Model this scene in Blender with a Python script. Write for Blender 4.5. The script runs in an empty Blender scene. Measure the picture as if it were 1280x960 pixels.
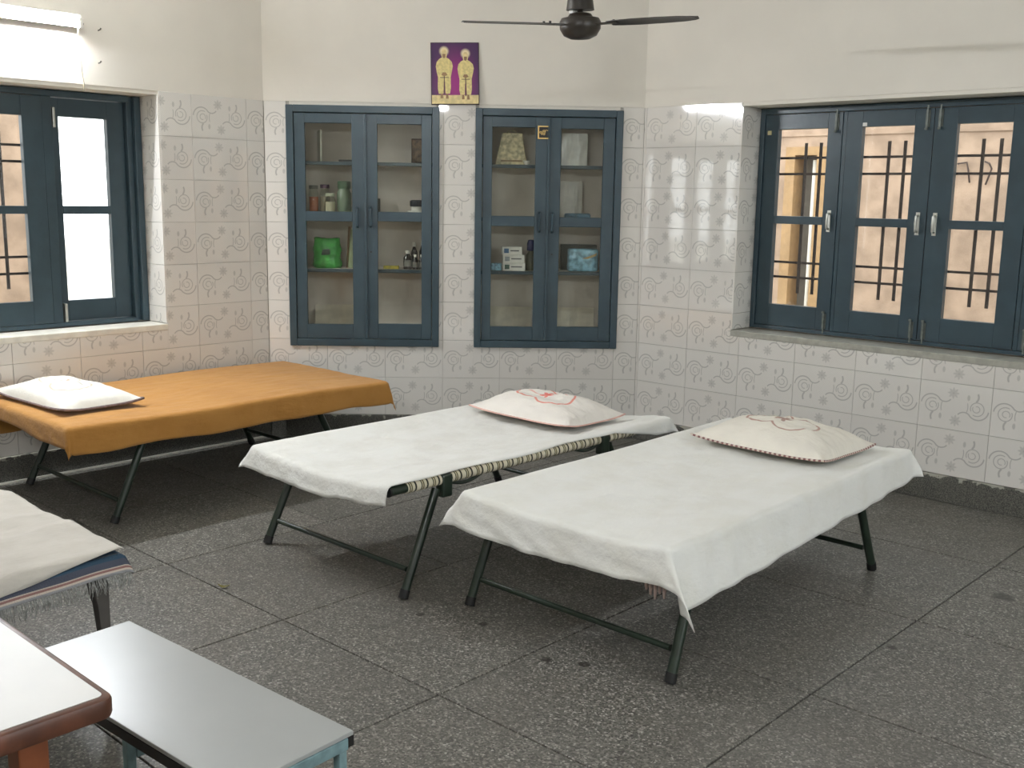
import bpy, bmesh, math, random
from mathutils import Matrix, Vector, noise
random.seed(7)
scene = bpy.context.scene
COL = scene.collection
PI = math.pi

def srgb(r, g, b):
    f = lambda c: (c / 255) / 12.92 if c / 255 <= 0.04045 else ((c / 255 + 0.055) / 1.055) ** 2.4
    return (f(r), f(g), f(b), 1)

# ------------------------------------------------------------------ camera
CAM_H = 1.58057
Rr = Vector((0.7307614, 0.6824605, 0.0156386))
Ru = Vector((-0.1313887, 0.1181331, 0.9842672))
Rf = Vector((-0.6698760, 0.7213192, -0.1759931))
cam = bpy.data.cameras.new('camera')
cam.sensor_width = 36
cam.lens = 36.898
cam_ob = bpy.data.objects.new('camera', cam)
COL.objects.link(cam_ob)
cam_ob.matrix_world = Matrix(((Rr.x, Ru.x, -Rf.x, 0), (Rr.y, Ru.y, -Rf.y, 0), (Rr.z, Ru.z, -Rf.z, CAM_H), (0, 0, 0, 1)))
scene.camera = cam_ob

# ------------------------------------------------------------------ world and exposure
world = bpy.data.worlds.new('sky')
scene.world = world
world.use_nodes = True
bg = world.node_tree.nodes['Background']
bg.inputs[0].default_value = (0.95, 0.98, 1.0, 1)
bg.inputs[1].default_value = 4.0
scene.view_settings.view_transform = 'Standard'
scene.view_settings.look = 'None'
scene.view_settings.gamma = 1
scene.view_settings.use_curve_mapping = False
scene.view_settings.exposure = 0.1
TUBE_POWER = 640.0          # emission strengths: left-wall tube, then the added unseen tubes
ADDED_POWER_BACK = 420.0
ADDED_POWER_SIDE = 360.0

# ------------------------------------------------------------------ room numbers (metres); X/Y run along the two long walls
LX, LY = -5.7699, 3.8824      # corner of left wall and the chamfered back wall
RX, RY = -4.0708, 5.5814      # corner of chamfered back wall and the right wall
SK = 0.147                    # skirting height
TOP = 2.147                   # top of the wall tiles
LIN = 2.126                   # lintel of the windows
SILL = 0.79
CEIL = 3.1
XE, YE = 2.2, -.95            # walls behind the camera
q = math.sqrt(.5)
FB = Matrix(((q, -q, 0, LX), (q, q, 0, LY), (0, 0, 1, 0), (0, 0, 0, 1)))
FL = Matrix(((0, -1, 0, LX), (1, 0, 0, LY), (0, 0, 1, 0), (0, 0, 0, 1)))
FR = Matrix(((1, 0, 0, RX), (0, 1, 0, RY), (0, 0, 1, 0), (0, 0, 0, 1)))
BW = 2.4029                   # width of the chamfered wall

# ------------------------------------------------------------------ node helpers
class V:
    """a float socket with operators"""
    def __init__(s, nt, sock): s.nt, s.s = nt, sock
    def _m(s, op, *a):
        n = s.nt.nodes.new('ShaderNodeMath'); n.operation = op
        for i, x in enumerate((s,) + a):
            if isinstance(x, V): s.nt.links.new(x.s, n.inputs[i])
            else: n.inputs[i].default_value = x
        return V(s.nt, n.outputs[0])
    def __add__(s, o): return s._m('ADD', o)
    __radd__ = __add__
    def __sub__(s, o): return s._m('SUBTRACT', o)
    def __rsub__(s, o): return (s * -1) + o
    def __mul__(s, o): return s._m('MULTIPLY', o)
    __rmul__ = __mul__
    def __truediv__(s, o): return s._m('DIVIDE', o)
    def abs(s): return s._m('ABSOLUTE')
    def sqrt(s): return s._m('SQRT')
    def max(s, o): return s._m('MAXIMUM', o)
    def min(s, o): return s._m('MINIMUM', o)
    def gt(s, o): return s._m('GREATER_THAN', o)
    def lt(s, o): return s._m('LESS_THAN', o)
    def cos(s): return s._m('COSINE')
    def sin(s): return s._m('SINE')
    def mod(s, o): return s._m('FLOORED_MODULO', o)
    def atan2(s, o): return s._m('ARCTAN2', o)
    def clamp(s):
        r = s._m('ADD', 0.0); r.s.node.use_clamp = True; return r
    def smooth(s, a, b):          # 0 at a .. 1 at b
        n = s.nt.nodes.new('ShaderNodeMapRange'); n.interpolation_type = 'SMOOTHSTEP'
        s.nt.links.new(s.s, n.inputs[0])
        if a < b:
            n.inputs[1].default_value, n.inputs[2].default_value = a, b
        else:
            n.inputs[1].default_value, n.inputs[2].default_value = b, a
            n.inputs[3].default_value, n.inputs[4].default_value = 1, 0
        return V(s.nt, n.outputs[0])

def new_mat(name):
    m = bpy.data.materials.new(name); m.use_nodes = True
    nt = m.node_tree
    return m, nt, nt.nodes['Principled BSDF']

def mixc(nt, fac, a, b):
    n = nt.nodes.new('ShaderNodeMix'); n.data_type = 'RGBA'
    for sock, x in ((n.inputs[0], fac), (n.inputs[6], a), (n.inputs[7], b)):
        if isinstance(x, V): nt.links.new(x.s, sock)
        elif hasattr(x, 'is_output'): nt.links.new(x, sock)
        else: sock.default_value = x
    return n.outputs[2]

def coords(nt, kind='Object'):
    if kind == 'World':
        g = nt.nodes.new('ShaderNodeNewGeometry'); return g.outputs['Position']
    return nt.nodes.new('ShaderNodeTexCoord').outputs[kind]

def sep(nt, vec):
    n = nt.nodes.new('ShaderNodeSeparateXYZ'); nt.links.new(vec, n.inputs[0])
    return V(nt, n.outputs[0]), V(nt, n.outputs[1]), V(nt, n.outputs[2])

def noise_n(nt, vec, scale, detail=3, rough=.5):
    n = nt.nodes.new('ShaderNodeTexNoise'); n.inputs['Scale'].default_value = scale
    n.inputs['Detail'].default_value = detail; n.inputs['Roughness'].default_value = rough
    if vec is not None: nt.links.new(vec, n.inputs['Vector'])
    return V(nt, n.outputs[0])

def bump(nt, bsdf, h, strength, dist=.01):
    b = nt.nodes.new('ShaderNodeBump'); b.inputs['Strength'].default_value = strength
    b.inputs['Distance'].default_value = dist
    nt.links.new(h.s, b.inputs['Height']); nt.links.new(b.outputs[0], bsdf.inputs['Normal'])

def mat(name, col, rough=.5, metal=0., var=.12, scale=12., bmp=0., bscale=60., spec=.5, kind='Object', sheen=0., trans=0.):
    m, nt, b = new_mat(name)
    c = coords(nt, kind)
    n = noise_n(nt, c, scale, 4)
    lo = tuple(x * (1 - var) for x in col[:3]) + (1,)
    hi = tuple(min(1, x * (1 + var)) for x in col[:3]) + (1,)
    nt.links.new(mixc(nt, n.smooth(.3, .7), lo, hi), b.inputs['Base Color'])
    b.inputs['Roughness'].default_value = rough
    b.inputs['Metallic'].default_value = metal
    b.inputs['Specular IOR Level'].default_value = spec
    b.inputs['Sheen Weight'].default_value = sheen
    if bmp: bump(nt, b, noise_n(nt, c, bscale, 3), bmp)
    return m

def glass_mat(name, tint=(1, 1, 1, 1), refl=1.0):
    m = bpy.data.materials.new(name); m.use_nodes = True; nt = m.node_tree
    nt.nodes.clear()
    out = nt.nodes.new('ShaderNodeOutputMaterial'); mx = nt.nodes.new('ShaderNodeMixShader')
    t = nt.nodes.new('ShaderNodeBsdfTransparent'); t.inputs[0].default_value = tint
    g = nt.nodes.new('ShaderNodeBsdfGlossy'); g.inputs['Roughness'].default_value = .03
    f = nt.nodes.new('ShaderNodeLayerWeight'); f.inputs[0].default_value = .5
    fc = V(nt, f.outputs['Facing']); f2 = fc * fc
    fac = ((f2 * f2 * fc * .96 + .04) * refl).clamp()
    nt.links.new(fac.s, mx.inputs[0]); nt.links.new(t.outputs[0], mx.inputs[1]); nt.links.new(g.outputs[0], mx.inputs[2])
    nt.links.new(mx.outputs[0], out.inputs[0])
    return m

# ------------------------------------------------------------------ materials
M = {}
M['plaster'] = mat('plaster', srgb(228, 222, 211), .8, var=.025, scale=3, bmp=.05, bscale=40, kind='World', spec=.2)
M['ceiling'] = mat('ceiling_paint', srgb(235, 233, 226), .85, var=.02, scale=2, kind='World', spec=.2)
M['grout'] = mat('grout', srgb(176, 171, 162), .9, var=.1, scale=30, kind='World', spec=.1)
M['outplaster'] = mat('outside_plaster', srgb(172, 150, 132), .9, var=.2, scale=5.5, bmp=.3, bscale=25, kind='World', spec=.1)
M['outground'] = mat('outside_concrete', srgb(190, 186, 176), .9, var=.1, scale=4, kind='World', spec=.1)
M['paint'] = mat('blue_grey_enamel', srgb(55, 73, 82), .32, var=.10, scale=9, bmp=.06, bscale=45, kind='World')
M['paint2'] = mat('blue_grey_enamel_window', srgb(52, 70, 79), .3, var=.10, scale=9, bmp=.06, bscale=45, kind='World')
M['cupwall'] = mat('cupboard_inside_plaster', srgb(216, 208, 198), .8, var=.06, scale=6, kind='World', spec=.2)
M['stone'] = mat('grey_sill_stone', srgb(165, 163, 152), .35, var=.12, scale=25, kind='World')
M['sillwhite'] = mat('white_sill_marble', srgb(222, 218, 206), .35, var=.08, scale=18, kind='World')
M['alu'] = mat('aluminium', srgb(200, 200, 192), .35, metal=.9, var=.08, scale=30)
M['brassworn'] = mat('worn_latch_metal', srgb(120, 125, 120), .45, metal=.7, var=.2, scale=30)
M['steel_dark'] = mat('dark_grille_steel', srgb(60, 48, 44), .6, var=.15, scale=20, kind='World')
M['green_tube'] = mat('dark_green_enamel', srgb(34, 46, 36), .3, var=.2, scale=14, bmp=.03)
M['rubber'] = mat('black_rubber', srgb(22, 22, 22), .6, var=.1)
M['fan'] = mat('dark_brown_fan_enamel', srgb(52, 46, 40), .35, var=.15, scale=15)
M['white_plastic'] = mat('white_plastic', srgb(232, 230, 222), .4, var=.04)
M['cord'] = mat('white_cord', srgb(176, 166, 142), .6, var=.08)
M['table_edge'] = mat('brown_wood_edging', srgb(88, 52, 36), .35, var=.3, scale=18)
M['table_leg'] = mat('red_brown_wood', srgb(134, 74, 40), .4, var=.25, scale=10)
M['bench_metal'] = mat('teal_grey_paint', srgb(112, 138, 142), .5, var=.22, scale=25, bmp=.1)
M['black'] = mat('black_edge', srgb(28, 27, 26), .5, var=.15)
M['leg_grey'] = mat('grey_leg_paint', srgb(84, 80, 76), .4, var=.12)
M['gold'] = mat('gold_foil', srgb(225, 190, 120), .35, metal=.35, var=.1)
M['darkmetal'] = mat('nail_metal', srgb(110, 105, 98), .5, metal=.6)
M['glass'] = glass_mat('window_glass', (.97, .98, .97, 1), 1.0)
M['glass_c'] = glass_mat('cupboard_glass', (.96, .97, .95, 1), .7)

def skirting_mat():
    m, nt, b = new_mat('dark_skirting_terrazzo')
    p = coords(nt, 'World'); x, y, z = sep(nt, p)
    sp = noise_n(nt, p, 220, 2)
    c = mixc(nt, sp.smooth(.35, .68), srgb(58, 57, 53), srgb(112, 110, 102))
    edge = noise_n(nt, p, 16, 4, .65)
    msk = (z + edge * .15).smooth(.212, .222)
    c2 = mixc(nt, msk * .75, c, srgb(186, 182, 170))
    nt.links.new(c2, b.inputs['Base Color']); b.inputs['Roughness'].default_value = .45
    bump(nt, b, edge, .25)
    return m
M['skirting'] = skirting_mat()

def terrazzo_mat():
    m, nt, b = new_mat('grey_terrazzo')
    p = coords(nt, 'World')
    v = nt.nodes.new('ShaderNodeTexVoronoi'); v.inputs['Scale'].default_value = 165
    nt.links.new(p, v.inputs['Vector'])
    r, g, bl = [V(nt, o) for o in _seprgb(nt, v.outputs['Color'])]
    v2 = nt.nodes.new('ShaderNodeTexVoronoi'); v2.inputs['Scale'].default_value = 82
    nt.links.new(p, v2.inputs['Vector'])
    r2, g2, b2 = [V(nt, o) for o in _seprgb(nt, v2.outputs['Color'])]
    ramp = nt.nodes.new('ShaderNodeValToRGB')
    e = ramp.color_ramp.elements
    e[0].position = 0; e[0].color = srgb(64, 62, 59)
    e[1].position = 1; e[1].color = srgb(186, 183, 174)
    for pos, c in ((.45, srgb(100, 98, 92)), (.8, srgb(124, 121, 114)), (.93, srgb(150, 147, 139))):
        el = e.new(pos); el.color = c
    nt.links.new(r.s, ramp.inputs[0])
    chip = g2.gt(.93) * V(nt, v2.outputs['Distance']).lt(.45)
    c = mixc(nt, chip * .4, ramp.outputs[0], srgb(196, 190, 180))
    dk = b2.gt(.93) * V(nt, v2.outputs['Distance']).lt(.4)
    c = mixc(nt, dk * .5, c, srgb(48, 44, 42))
    big = noise_n(nt, p, 1.3, 4, .6)
    c = mixc(nt, big.smooth(.3, .75) * .45, c, srgb(104, 98, 90))
    oi = nt.nodes.new('ShaderNodeObjectInfo')
    c = mixc(nt, V(nt, oi.outputs['Random']) * .22, c, srgb(76, 75, 72))
    # old stains with their own shapes
    x, y, z = sep(nt, p)
    wob = noise_n(nt, p, 30, 2)
    mask = None
    for sx, sy, sr in ((-1.295, 4.362, .045), (-2.83, 2.555, .018), (-2.225, 2.593, .02), (-1.406, 3.552, .02), (-2.6, 2.66, .02), (-2.11, 2.66, .022)):
        d = ((x - sx) * (x - sx) + (y - sy) * (y - sy)).sqrt() + (wob - .5) * (sr * 1.6)
        k = d.smooth(sr * 1.2, sr * .6)
        mask = k if mask is None else mask.max(k)
    c = mixc(nt, mask * .8, c, srgb(40, 34, 30))
    nt.links.new(c, b.inputs['Base Color'])
    rr = noise_n(nt, p, 5, 3)
    nt.links.new((rr * .25 + .27).s, b.inputs['Roughness'])
    b.inputs['Specular IOR Level'].default_value = .3
    return m
def _seprgb(nt, sock):
    n = nt.nodes.new('ShaderNodeSeparateColor'); nt.links.new(sock, n.inputs[0]); return n.outputs[0], n.outputs[1], n.outputs[2]
M['terrazzo'] = terrazzo_mat()

def motif_group():
    """one half of the printed tile ornament; input = metres on the tile"""
    g = bpy.data.node_groups.new('tile_motif', 'ShaderNodeTree')
    g.interface.new_socket('X', in_out='INPUT', socket_type='NodeSocketFloat')
    g.interface.new_socket('Y', in_out='INPUT', socket_type='NodeSocketFloat')
    g.interface.new_socket('Line', in_out='OUTPUT', socket_type='NodeSocketFloat')
    g.interface.new_socket('Flower', in_out='OUTPUT', socket_type='NodeSocketFloat')
    gi = g.nodes.new('NodeGroupInput'); go = g.nodes.new('NodeGroupOutput')
    x, y = V(g, gi.outputs[0]), V(g, gi.outputs[1])
    def polar(cx, cy):
        dx, dy = x - cx, y - cy
        return (dx * dx + dy * dy).sqrt(), dy.atan2(dx), dx, dy
    def arc(cx, cy, r, a0, a1, w, grow=0.):
        d, a, dx, dy = polar(cx, cy)
        aa = (a - math.radians(a0)).mod(2 * PI)
        span = math.radians(a1 - a0)
        rad = r + aa * grow if grow else r
        return (d - rad).abs().smooth(w, w * .45) * aa.lt(span)
    ln = arc(.071, .122, .037, 60, 385, .0034, -.0007)
    for a in (arc(.073, .122, .021, -30, 290, .0030, -.0012),
              arc(.066, .125, .054, 30, 175, .0048),
              arc(.135, .185, .038, 232, 325, .0046),
              arc(.101, .060, .034, 132, 212, .0066),
              arc(.20, .118, .082, 160, 195, .003)):
        ln = ln.max(a)
    dx, dy = (x - .117) / .0085, (y - .068) / .017
    bud = (dx * dx + dy * dy).sqrt().smooth(1.05, .75) * .75
    ln = ln.max(bud)
    d, a, dx, dy = polar(.178, .198)
    pet = .024 + .0065 * (a * 8).cos()
    fl = (d - pet).smooth(.003, -.003)
    core = d.smooth(.008, .004)
    g.links.new(ln.s, go.inputs[0])
    g.links.new((fl * .62).max(core).s, go.inputs[1])
    return g

def tile_mat():
    grp = motif_group()
    m, nt, b = new_mat('printed_glazed_tile')
    uv = coords(nt, 'UV'); x, y, _ = sep(nt, uv)
    tot = None
    for inv in (False, True):
        n = nt.nodes.new('ShaderNodeGroup'); n.node_tree = grp
        a, c = ((.375 - x), (.25 - y)) if inv else (x, y)
        nt.links.new(a.s, n.inputs[0]); nt.links.new(c.s, n.inputs[1])
        t = V(nt, n.outputs[0]).max(V(nt, n.outputs[1]))
        tot = t if tot is None else tot.max(t)
    # fine stipple
    mp = nt.nodes.new('ShaderNodeMapping'); mp.inputs['Scale'].default_value = (125, 125, 1)
    mp.inputs['Rotation'].default_value = (0, 0, math.radians(45))
    nt.links.new(uv, mp.inputs[0])
    vo = nt.nodes.new('ShaderNodeTexVoronoi'); vo.inputs['Scale'].default_value = 1; vo.inputs['Randomness'].default_value = .15
    nt.links.new(mp.outputs[0], vo.inputs['Vector'])
    dots = V(nt, vo.outputs['Distance']).smooth(.34, .2) * .14
    oi = nt.nodes.new('ShaderNodeObjectInfo')
    base = mixc(nt, V(nt, oi.outputs['Random']), srgb(222, 217, 210), srgb(227, 223, 216))
    c = mixc(nt, dots, base, srgb(150, 145, 136))
    c = mixc(nt, tot * .62, c, srgb(158, 155, 150))
    nt.links.new(c, b.inputs['Base Color'])
    b.inputs['Roughness'].default_value = .045
    b.inputs['Specular IOR Level'].default_value = .95
    w = noise_n(nt, coords(nt, 'World'), 7, 2)
    bump(nt, b, w, .03, .02)
    return m
M['tile'] = tile_mat()

def cloth_mat(name, col, col2=None, wr=.5, scale=5., trans=.12):
    m, nt, b = new_mat(name)
    p = coords(nt, 'Object')
    n = noise_n(nt, p, scale, 5, .6)
    c2 = col2 or tuple(x * .93 for x in col[:3]) + (1,)
    nt.links.new(mixc(nt, n.smooth(.35, .7), col, c2), b.inputs['Base Color'])
    b.inputs['Roughness'].default_value = .85
    b.inputs['Specular IOR Level'].default_value = .15
    b.inputs['Sheen Weight'].default_value = .15
    # wrinkles + weave
    mp = nt.nodes.new('ShaderNodeMapping'); mp.inputs['Scale'].default_value = (1, .45, 1); mp.inputs['Rotation'].default_value = (0, 0, .5)
    nt.links.new(p, mp.inputs[0])
    w1 = noise_n(nt, mp.outputs[0], 14, 5, .55)
    w2 = noise_n(nt, p, 480, 1)
    bump(nt, b, w1 + w2 * .03, wr, .02)
    return m
M['sheet_white'] = cloth_mat('white_cotton_sheet', srgb(232, 231, 226), srgb(226, 224, 216))
M['sheet_white2'] = cloth_mat('white_cotton_sheet_soft', srgb(230, 229, 224), srgb(222, 220, 213), .6)
M['sheet_grey'] = cloth_mat('greyish_cotton_sheet', srgb(206, 200, 190), srgb(198, 192, 182), .7)
M['sheet_orange'] = cloth_mat('orange_cotton_sheet', srgb(181, 131, 68), srgb(172, 122, 60), .5)
M['mattress'] = cloth_mat('thin_mattress_ticking', srgb(150, 120, 95), None, .3)
M['pink_cloth'] = cloth_mat('pink_blanket_cloth', srgb(196, 172, 164), None, .4)

def stripe_mat():
    m, nt, b = new_mat('striped_webbing')
    p = coords(nt, 'Object'); x, y, z = sep(nt, p)
    t = (y / .062).mod(1.0)
    ramp = nt.nodes.new('ShaderNodeValToRGB'); ramp.color_ramp.interpolation = 'CONSTANT'
    e = ramp.color_ramp.elements
    e[0].position = 0; e[0].color = srgb(214, 206, 184)
    e[1].position = .36; e[1].color = srgb(72, 70, 48)
    for pos, c in ((.45, srgb(200, 190, 160)), (.53, srgb(92, 86, 56)), (.62, srgb(206, 198, 172)), (.84, srgb(34, 36, 32)), (.97, srgb(150, 140, 110))):
        el = e.new(pos); el.color = c
    nt.links.new(t.s, ramp.inputs[0]); nt.links.new(ramp.outputs[0], b.inputs['Base Color'])
    b.inputs['Roughness'].default_value = .8
    bump(nt, b, noise_n(nt, p, 300, 1), .2)
    return m
M['webbing'] = stripe_mat()

def pillow_mat(name, base, line, flower, style):
    m, nt, b = new_mat(name)
    uv = coords(nt, 'UV'); x, y, _ = sep(nt, uv)      # -1..1 on top face
    n = noise_n(nt, uv, 60, 3)
    def circ(cx, cy, r, sx=1.):
        dx, dy = (x - cx) * sx, y - cy
        return (dx * dx + dy * dy).sqrt() - r
    sx = 1.45
    d = circ(-.22, .03, .47, sx).min(circ(.24, -.10, .47, sx))
    ln = (d.abs()).smooth(.035, .015)
    z = coords(nt, 'Object'); _, _, oz = sep(nt, z)
    top = oz.gt(.0)
    fx, fy = (x - .0) * sx, y - .05
    r = (fx * fx + fy * fy).sqrt()
    a = fy.atan2(fx)
    pet = .13 + .06 * (a * 5).cos() + (n - .5) * .12
    fl = (r - pet).smooth(.03, -.02)
    spr = (((y - .06) - (x * 6).sin() * .05).abs().smooth(.03, .012)) * (x.abs().smooth(.42, .36))
    c = mixc(nt, noise_n(nt, uv, 3, 3).smooth(.3, .7), base, tuple(v * .95 for v in base[:3]) + (1,))
    c = mixc(nt, ln * top * .85, c, line)
    c = mixc(nt, spr * top * .6, c, srgb(120, 118, 84) if style else line)
    c = mixc(nt, fl * top * .8, c, flower)
    nt.links.new(c, b.inputs['Base Color'])
    b.inputs['Roughness'].default_value = .8; b.inputs['Specular IOR Level'].default_value = .2
    bump(nt, b, noise_n(nt, uv, 5, 4), .35, .02)
    return m
M['pillow_a'] = pillow_mat('pillow_beige_embroidery', srgb(232, 226, 214), srgb(178, 136, 122), srgb(150, 108, 96), 1)
M['pillow_b'] = pillow_mat('pillow_red_embroidery', srgb(234, 228, 220), srgb(222, 128, 110), srgb(214, 84, 66), 0)
M['pillow_c'] = pillow_mat('pillow_brown_embroidery', srgb(228, 224, 214), srgb(186, 174, 152), srgb(176, 130, 92), 1)
def dash_mat(name, c1, c2, n=52):
    m, nt, b = new_mat(name)
    uv = coords(nt, 'UV'); x, y, _ = sep(nt, uv)
    nt.links.new(mixc(nt, (x * n).mod(1.0).gt(.5), c1, c2), b.inputs['Base Color'])
    b.inputs['Roughness'].default_value = .8
    return m
M['piping_dash'] = dash_mat('dashed_piping', srgb(214, 198, 186), srgb(132, 92, 88), 110)
M['piping_pink'] = mat('pink_piping', srgb(222, 178, 166), .8)
M['piping_grey'] = mat('grey_piping', srgb(126, 108, 106), .8, var=.3, scale=60)

def blanket_mat():
    m, nt, b = new_mat('blue_striped_blanket')
    p = coords(nt, 'UV'); x, y, z = sep(nt, p)      # x = metres from the fringed end
    wob = noise_n(nt, p, 4, 2)
    ramp = nt.nodes.new('ShaderNodeValToRGB'); ramp.color_ramp.interpolation = 'CONSTANT'
    e = ramp.color_ramp.elements
    e[0].position = 0; e[0].color = srgb(150, 150, 152)
    e[1].position = .014 / .4; e[1].color = srgb(196, 184, 170)
    for pos, c in ((.022, srgb(140, 104, 100)), (.034, srgb(186, 172, 160)), (.04, srgb(76, 80, 94)), (.075, srgb(52, 78, 98)), (.11, srgb(88, 98, 108)), (.13, srgb(56, 82, 104)), (.2, srgb(90, 100, 116))):
        el = e.new(pos / .4); el.color = c
    nt.links.new((x / .25).s, ramp.inputs[0]); nt.links.new(ramp.outputs[0], b.inputs['Base Color'])
    b.inputs['Roughness'].default_value = .9
    bump(nt, b, noise_n(nt, coords(nt), 250, 2), .3)
    return m
M['blanket'] = blanket_mat()
M['fringe'] = mat('grey_fringe_yarn', srgb(150, 150, 146), .9, var=.3, scale=120)
M['laminate'] = mat('grey_laminate', srgb(160, 162, 160), .3, var=.03, scale=4, spec=.45)
M['laminate_w'] = mat('white_laminate', srgb(184, 181, 174), .45, var=.04, scale=5, bmp=.04, bscale=8, spec=.5)

def simple(name, rgb, rough=.5, **k):
    if name not in M: M[name] = mat(name, srgb(*rgb), rough, **k)
    return M[name]

def emit_mat(name, col, s):
    m = bpy.data.materials.new(name); m.use_nodes = True; nt = m.node_tree
    b = nt.nodes['Principled BSDF']; b.inputs['Base Color'].default_value = (.9, .9, .9, 1)
    b.inputs['Emission Color'].default_value = col; b.inputs['Emission Strength'].default_value = s
    return m
M['tube_lit'] = emit_mat('lit_fluorescent_tube', (.96, 1, 1.05, 1), TUBE_POWER)
M['added_tube_back'] = emit_mat('added_fluorescent_tube_back', (.96, 1, 1.05, 1), ADDED_POWER_BACK)
M['added_tube_side'] = emit_mat('added_fluorescent_tube_side', (.9, 1, 1.08, 1), ADDED_POWER_SIDE)

# ------------------------------------------------------------------ mesh helpers
class MB:
    def __init__(s): s.v, s.f, s.uv = [], [], {}
    def box(s, x0, x1, y0, y1, z0, z1, mtx=None):
        b = len(s.v)
        P = [(x, y, z) for z in (z0, z1) for y in (y0, y1) for x in (x0, x1)]
        if mtx is not None: P = [tuple(mtx @ Vector(p)) for p in P]
        s.v += P
        s.f += [tuple(b + i for i in t) for t in ((0, 2, 3, 1), (4, 5, 7, 6), (0, 1, 5, 4), (2, 6, 7, 3), (0, 4, 6, 2), (1, 3, 7, 5))]
        return s
    def tube(s, pts, r, n=10, caps=True, closed=False):
        pts = [Vector(p) for p in pts]; rr = r if isinstance(r, (list, tuple)) else [r] * len(pts)
        b = len(s.v); k = len(pts); up = None
        for i, p in enumerate(pts):
            if closed: t = pts[(i + 1) % k] - pts[i - 1]
            else: t = pts[min(i + 1, k - 1)] - pts[max(i - 1, 0)]
            t.normalize()
            if up is None:
                up = Vector((0, 0, 1)) if abs(t.z) < .9 else Vector((1, 0, 0))
            a = t.cross(up).normalized(); c = a.cross(t).normalized(); up = c
            for j in range(n):
                an = 2 * PI * j / n
                s.v.append(tuple(p + a * (math.cos(an) * rr[i]) + c * (math.sin(an) * rr[i])))
        m = k if closed else k - 1
        for i in range(m):
            i2 = (i + 1) % k
            for j in range(n):
                s.f.append((b + i * n + j, b + i * n + (j + 1) % n, b + i2 * n + (j + 1) % n, b + i2 * n + j))
        if caps and not closed:
            s.f.append(tuple(b + j for j in reversed(range(n)))); s.f.append(tuple(b + (k - 1) * n + j for j in range(n)))
        return s
    def lathe(s, prof, c=(0, 0, 0), n=24, sx=1., sy=1.):
        b = len(s.v); k = len(prof)
        for r, z in prof:
            for j in range(n):
                an = 2 * PI * j / n
                s.v.append((c[0] + math.cos(an) * r * sx, c[1] + math.sin(an) * r * sy, c[2] + z))
        for i in range(k - 1):
            for j in range(n):
                s.f.append((b + i * n + j, b + i * n + (j + 1) % n, b + (i + 1) * n + (j + 1) % n, b + (i + 1) * n + j))
        s.f.append(tuple(b + j for j in reversed(range(n)))); s.f.append(tuple(b + (k - 1) * n + j for j in range(n)))
        return s
    def grid(s, fn, nu, nv):
        b = len(s.v)
        for j in range(nv + 1):
            for i in range(nu + 1): s.v.append(tuple(fn(i / nu, j / nv)))
        for j in range(nv):
            for i in range(nu):
                a = b + j * (nu + 1) + i
                s.f.append((a, a + 1, a + nu + 2, a + nu + 1))
        return s
    def prism(s, pts, y0, y1):          # polygon in x/z, extruded along y
        b = len(s.v); k = len(pts)
        s.v += [(x, y0, z) for x, z in pts] + [(x, y1, z) for x, z in pts]
        s.f.append(tuple(range(b, b + k))); s.f.append(tuple(reversed(range(b + k, b + 2 * k))))
        for i in range(k): s.f.append((b + i, b + k + i, b + k + (i + 1) % k, b + (i + 1) % k))
        return s
    def mesh(s, name, bevel=0., smooth=False):
        me = bpy.data.meshes.new(name); me.from_pydata(s.v, [], s.f)
        bm = bmesh.new(); bm.from_mesh(me)
        bmesh.ops.recalc_face_normals(bm, faces=bm.faces)
        if bevel:
            ed = [e for e in bm.edges if len(e.link_faces) == 2 and e.calc_face_angle(0) > .6]
            bmesh.ops.bevel(bm, geom=ed, offset=bevel, segments=2, affect='EDGES', profile=.5)
        bm.to_mesh(me); bm.free()
        if smooth:
            for p in me.polygons: p.use_smooth = True
            if smooth == 'auto': me.set_sharp_from_angle(angle=math.radians(40))
        return me
    def build(s, name, material, parent=None, bevel=0., smooth=False, mtx=None):
        o = bpy.data.objects.new(name, s.mesh(name, bevel, smooth))
        o.data.materials.append(M[material] if isinstance(material, str) else material)
        COL.objects.link(o)
        if parent is not None: o.parent = parent
        if mtx is not None: o.matrix_local = mtx
        return o

def tag(o, label=None, cat=None, group=None, kind=None):
    if label: o['label'] = label
    if cat: o['category'] = cat
    if group: o['group'] = group
    if kind: o['kind'] = kind
    return o
def empty(name, mtx, label=None, cat=None, group=None, kind=None):
    o = bpy.data.objects.new(name, None); o.empty_display_size = .1
    COL.objects.link(o); o.matrix_world = mtx
    return tag(o, label, cat, group, kind)
def T(x, y, z): return Matrix.Translation((x, y, z))
def RZ(a): return Matrix.Rotation(a, 4, 'Z')

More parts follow.
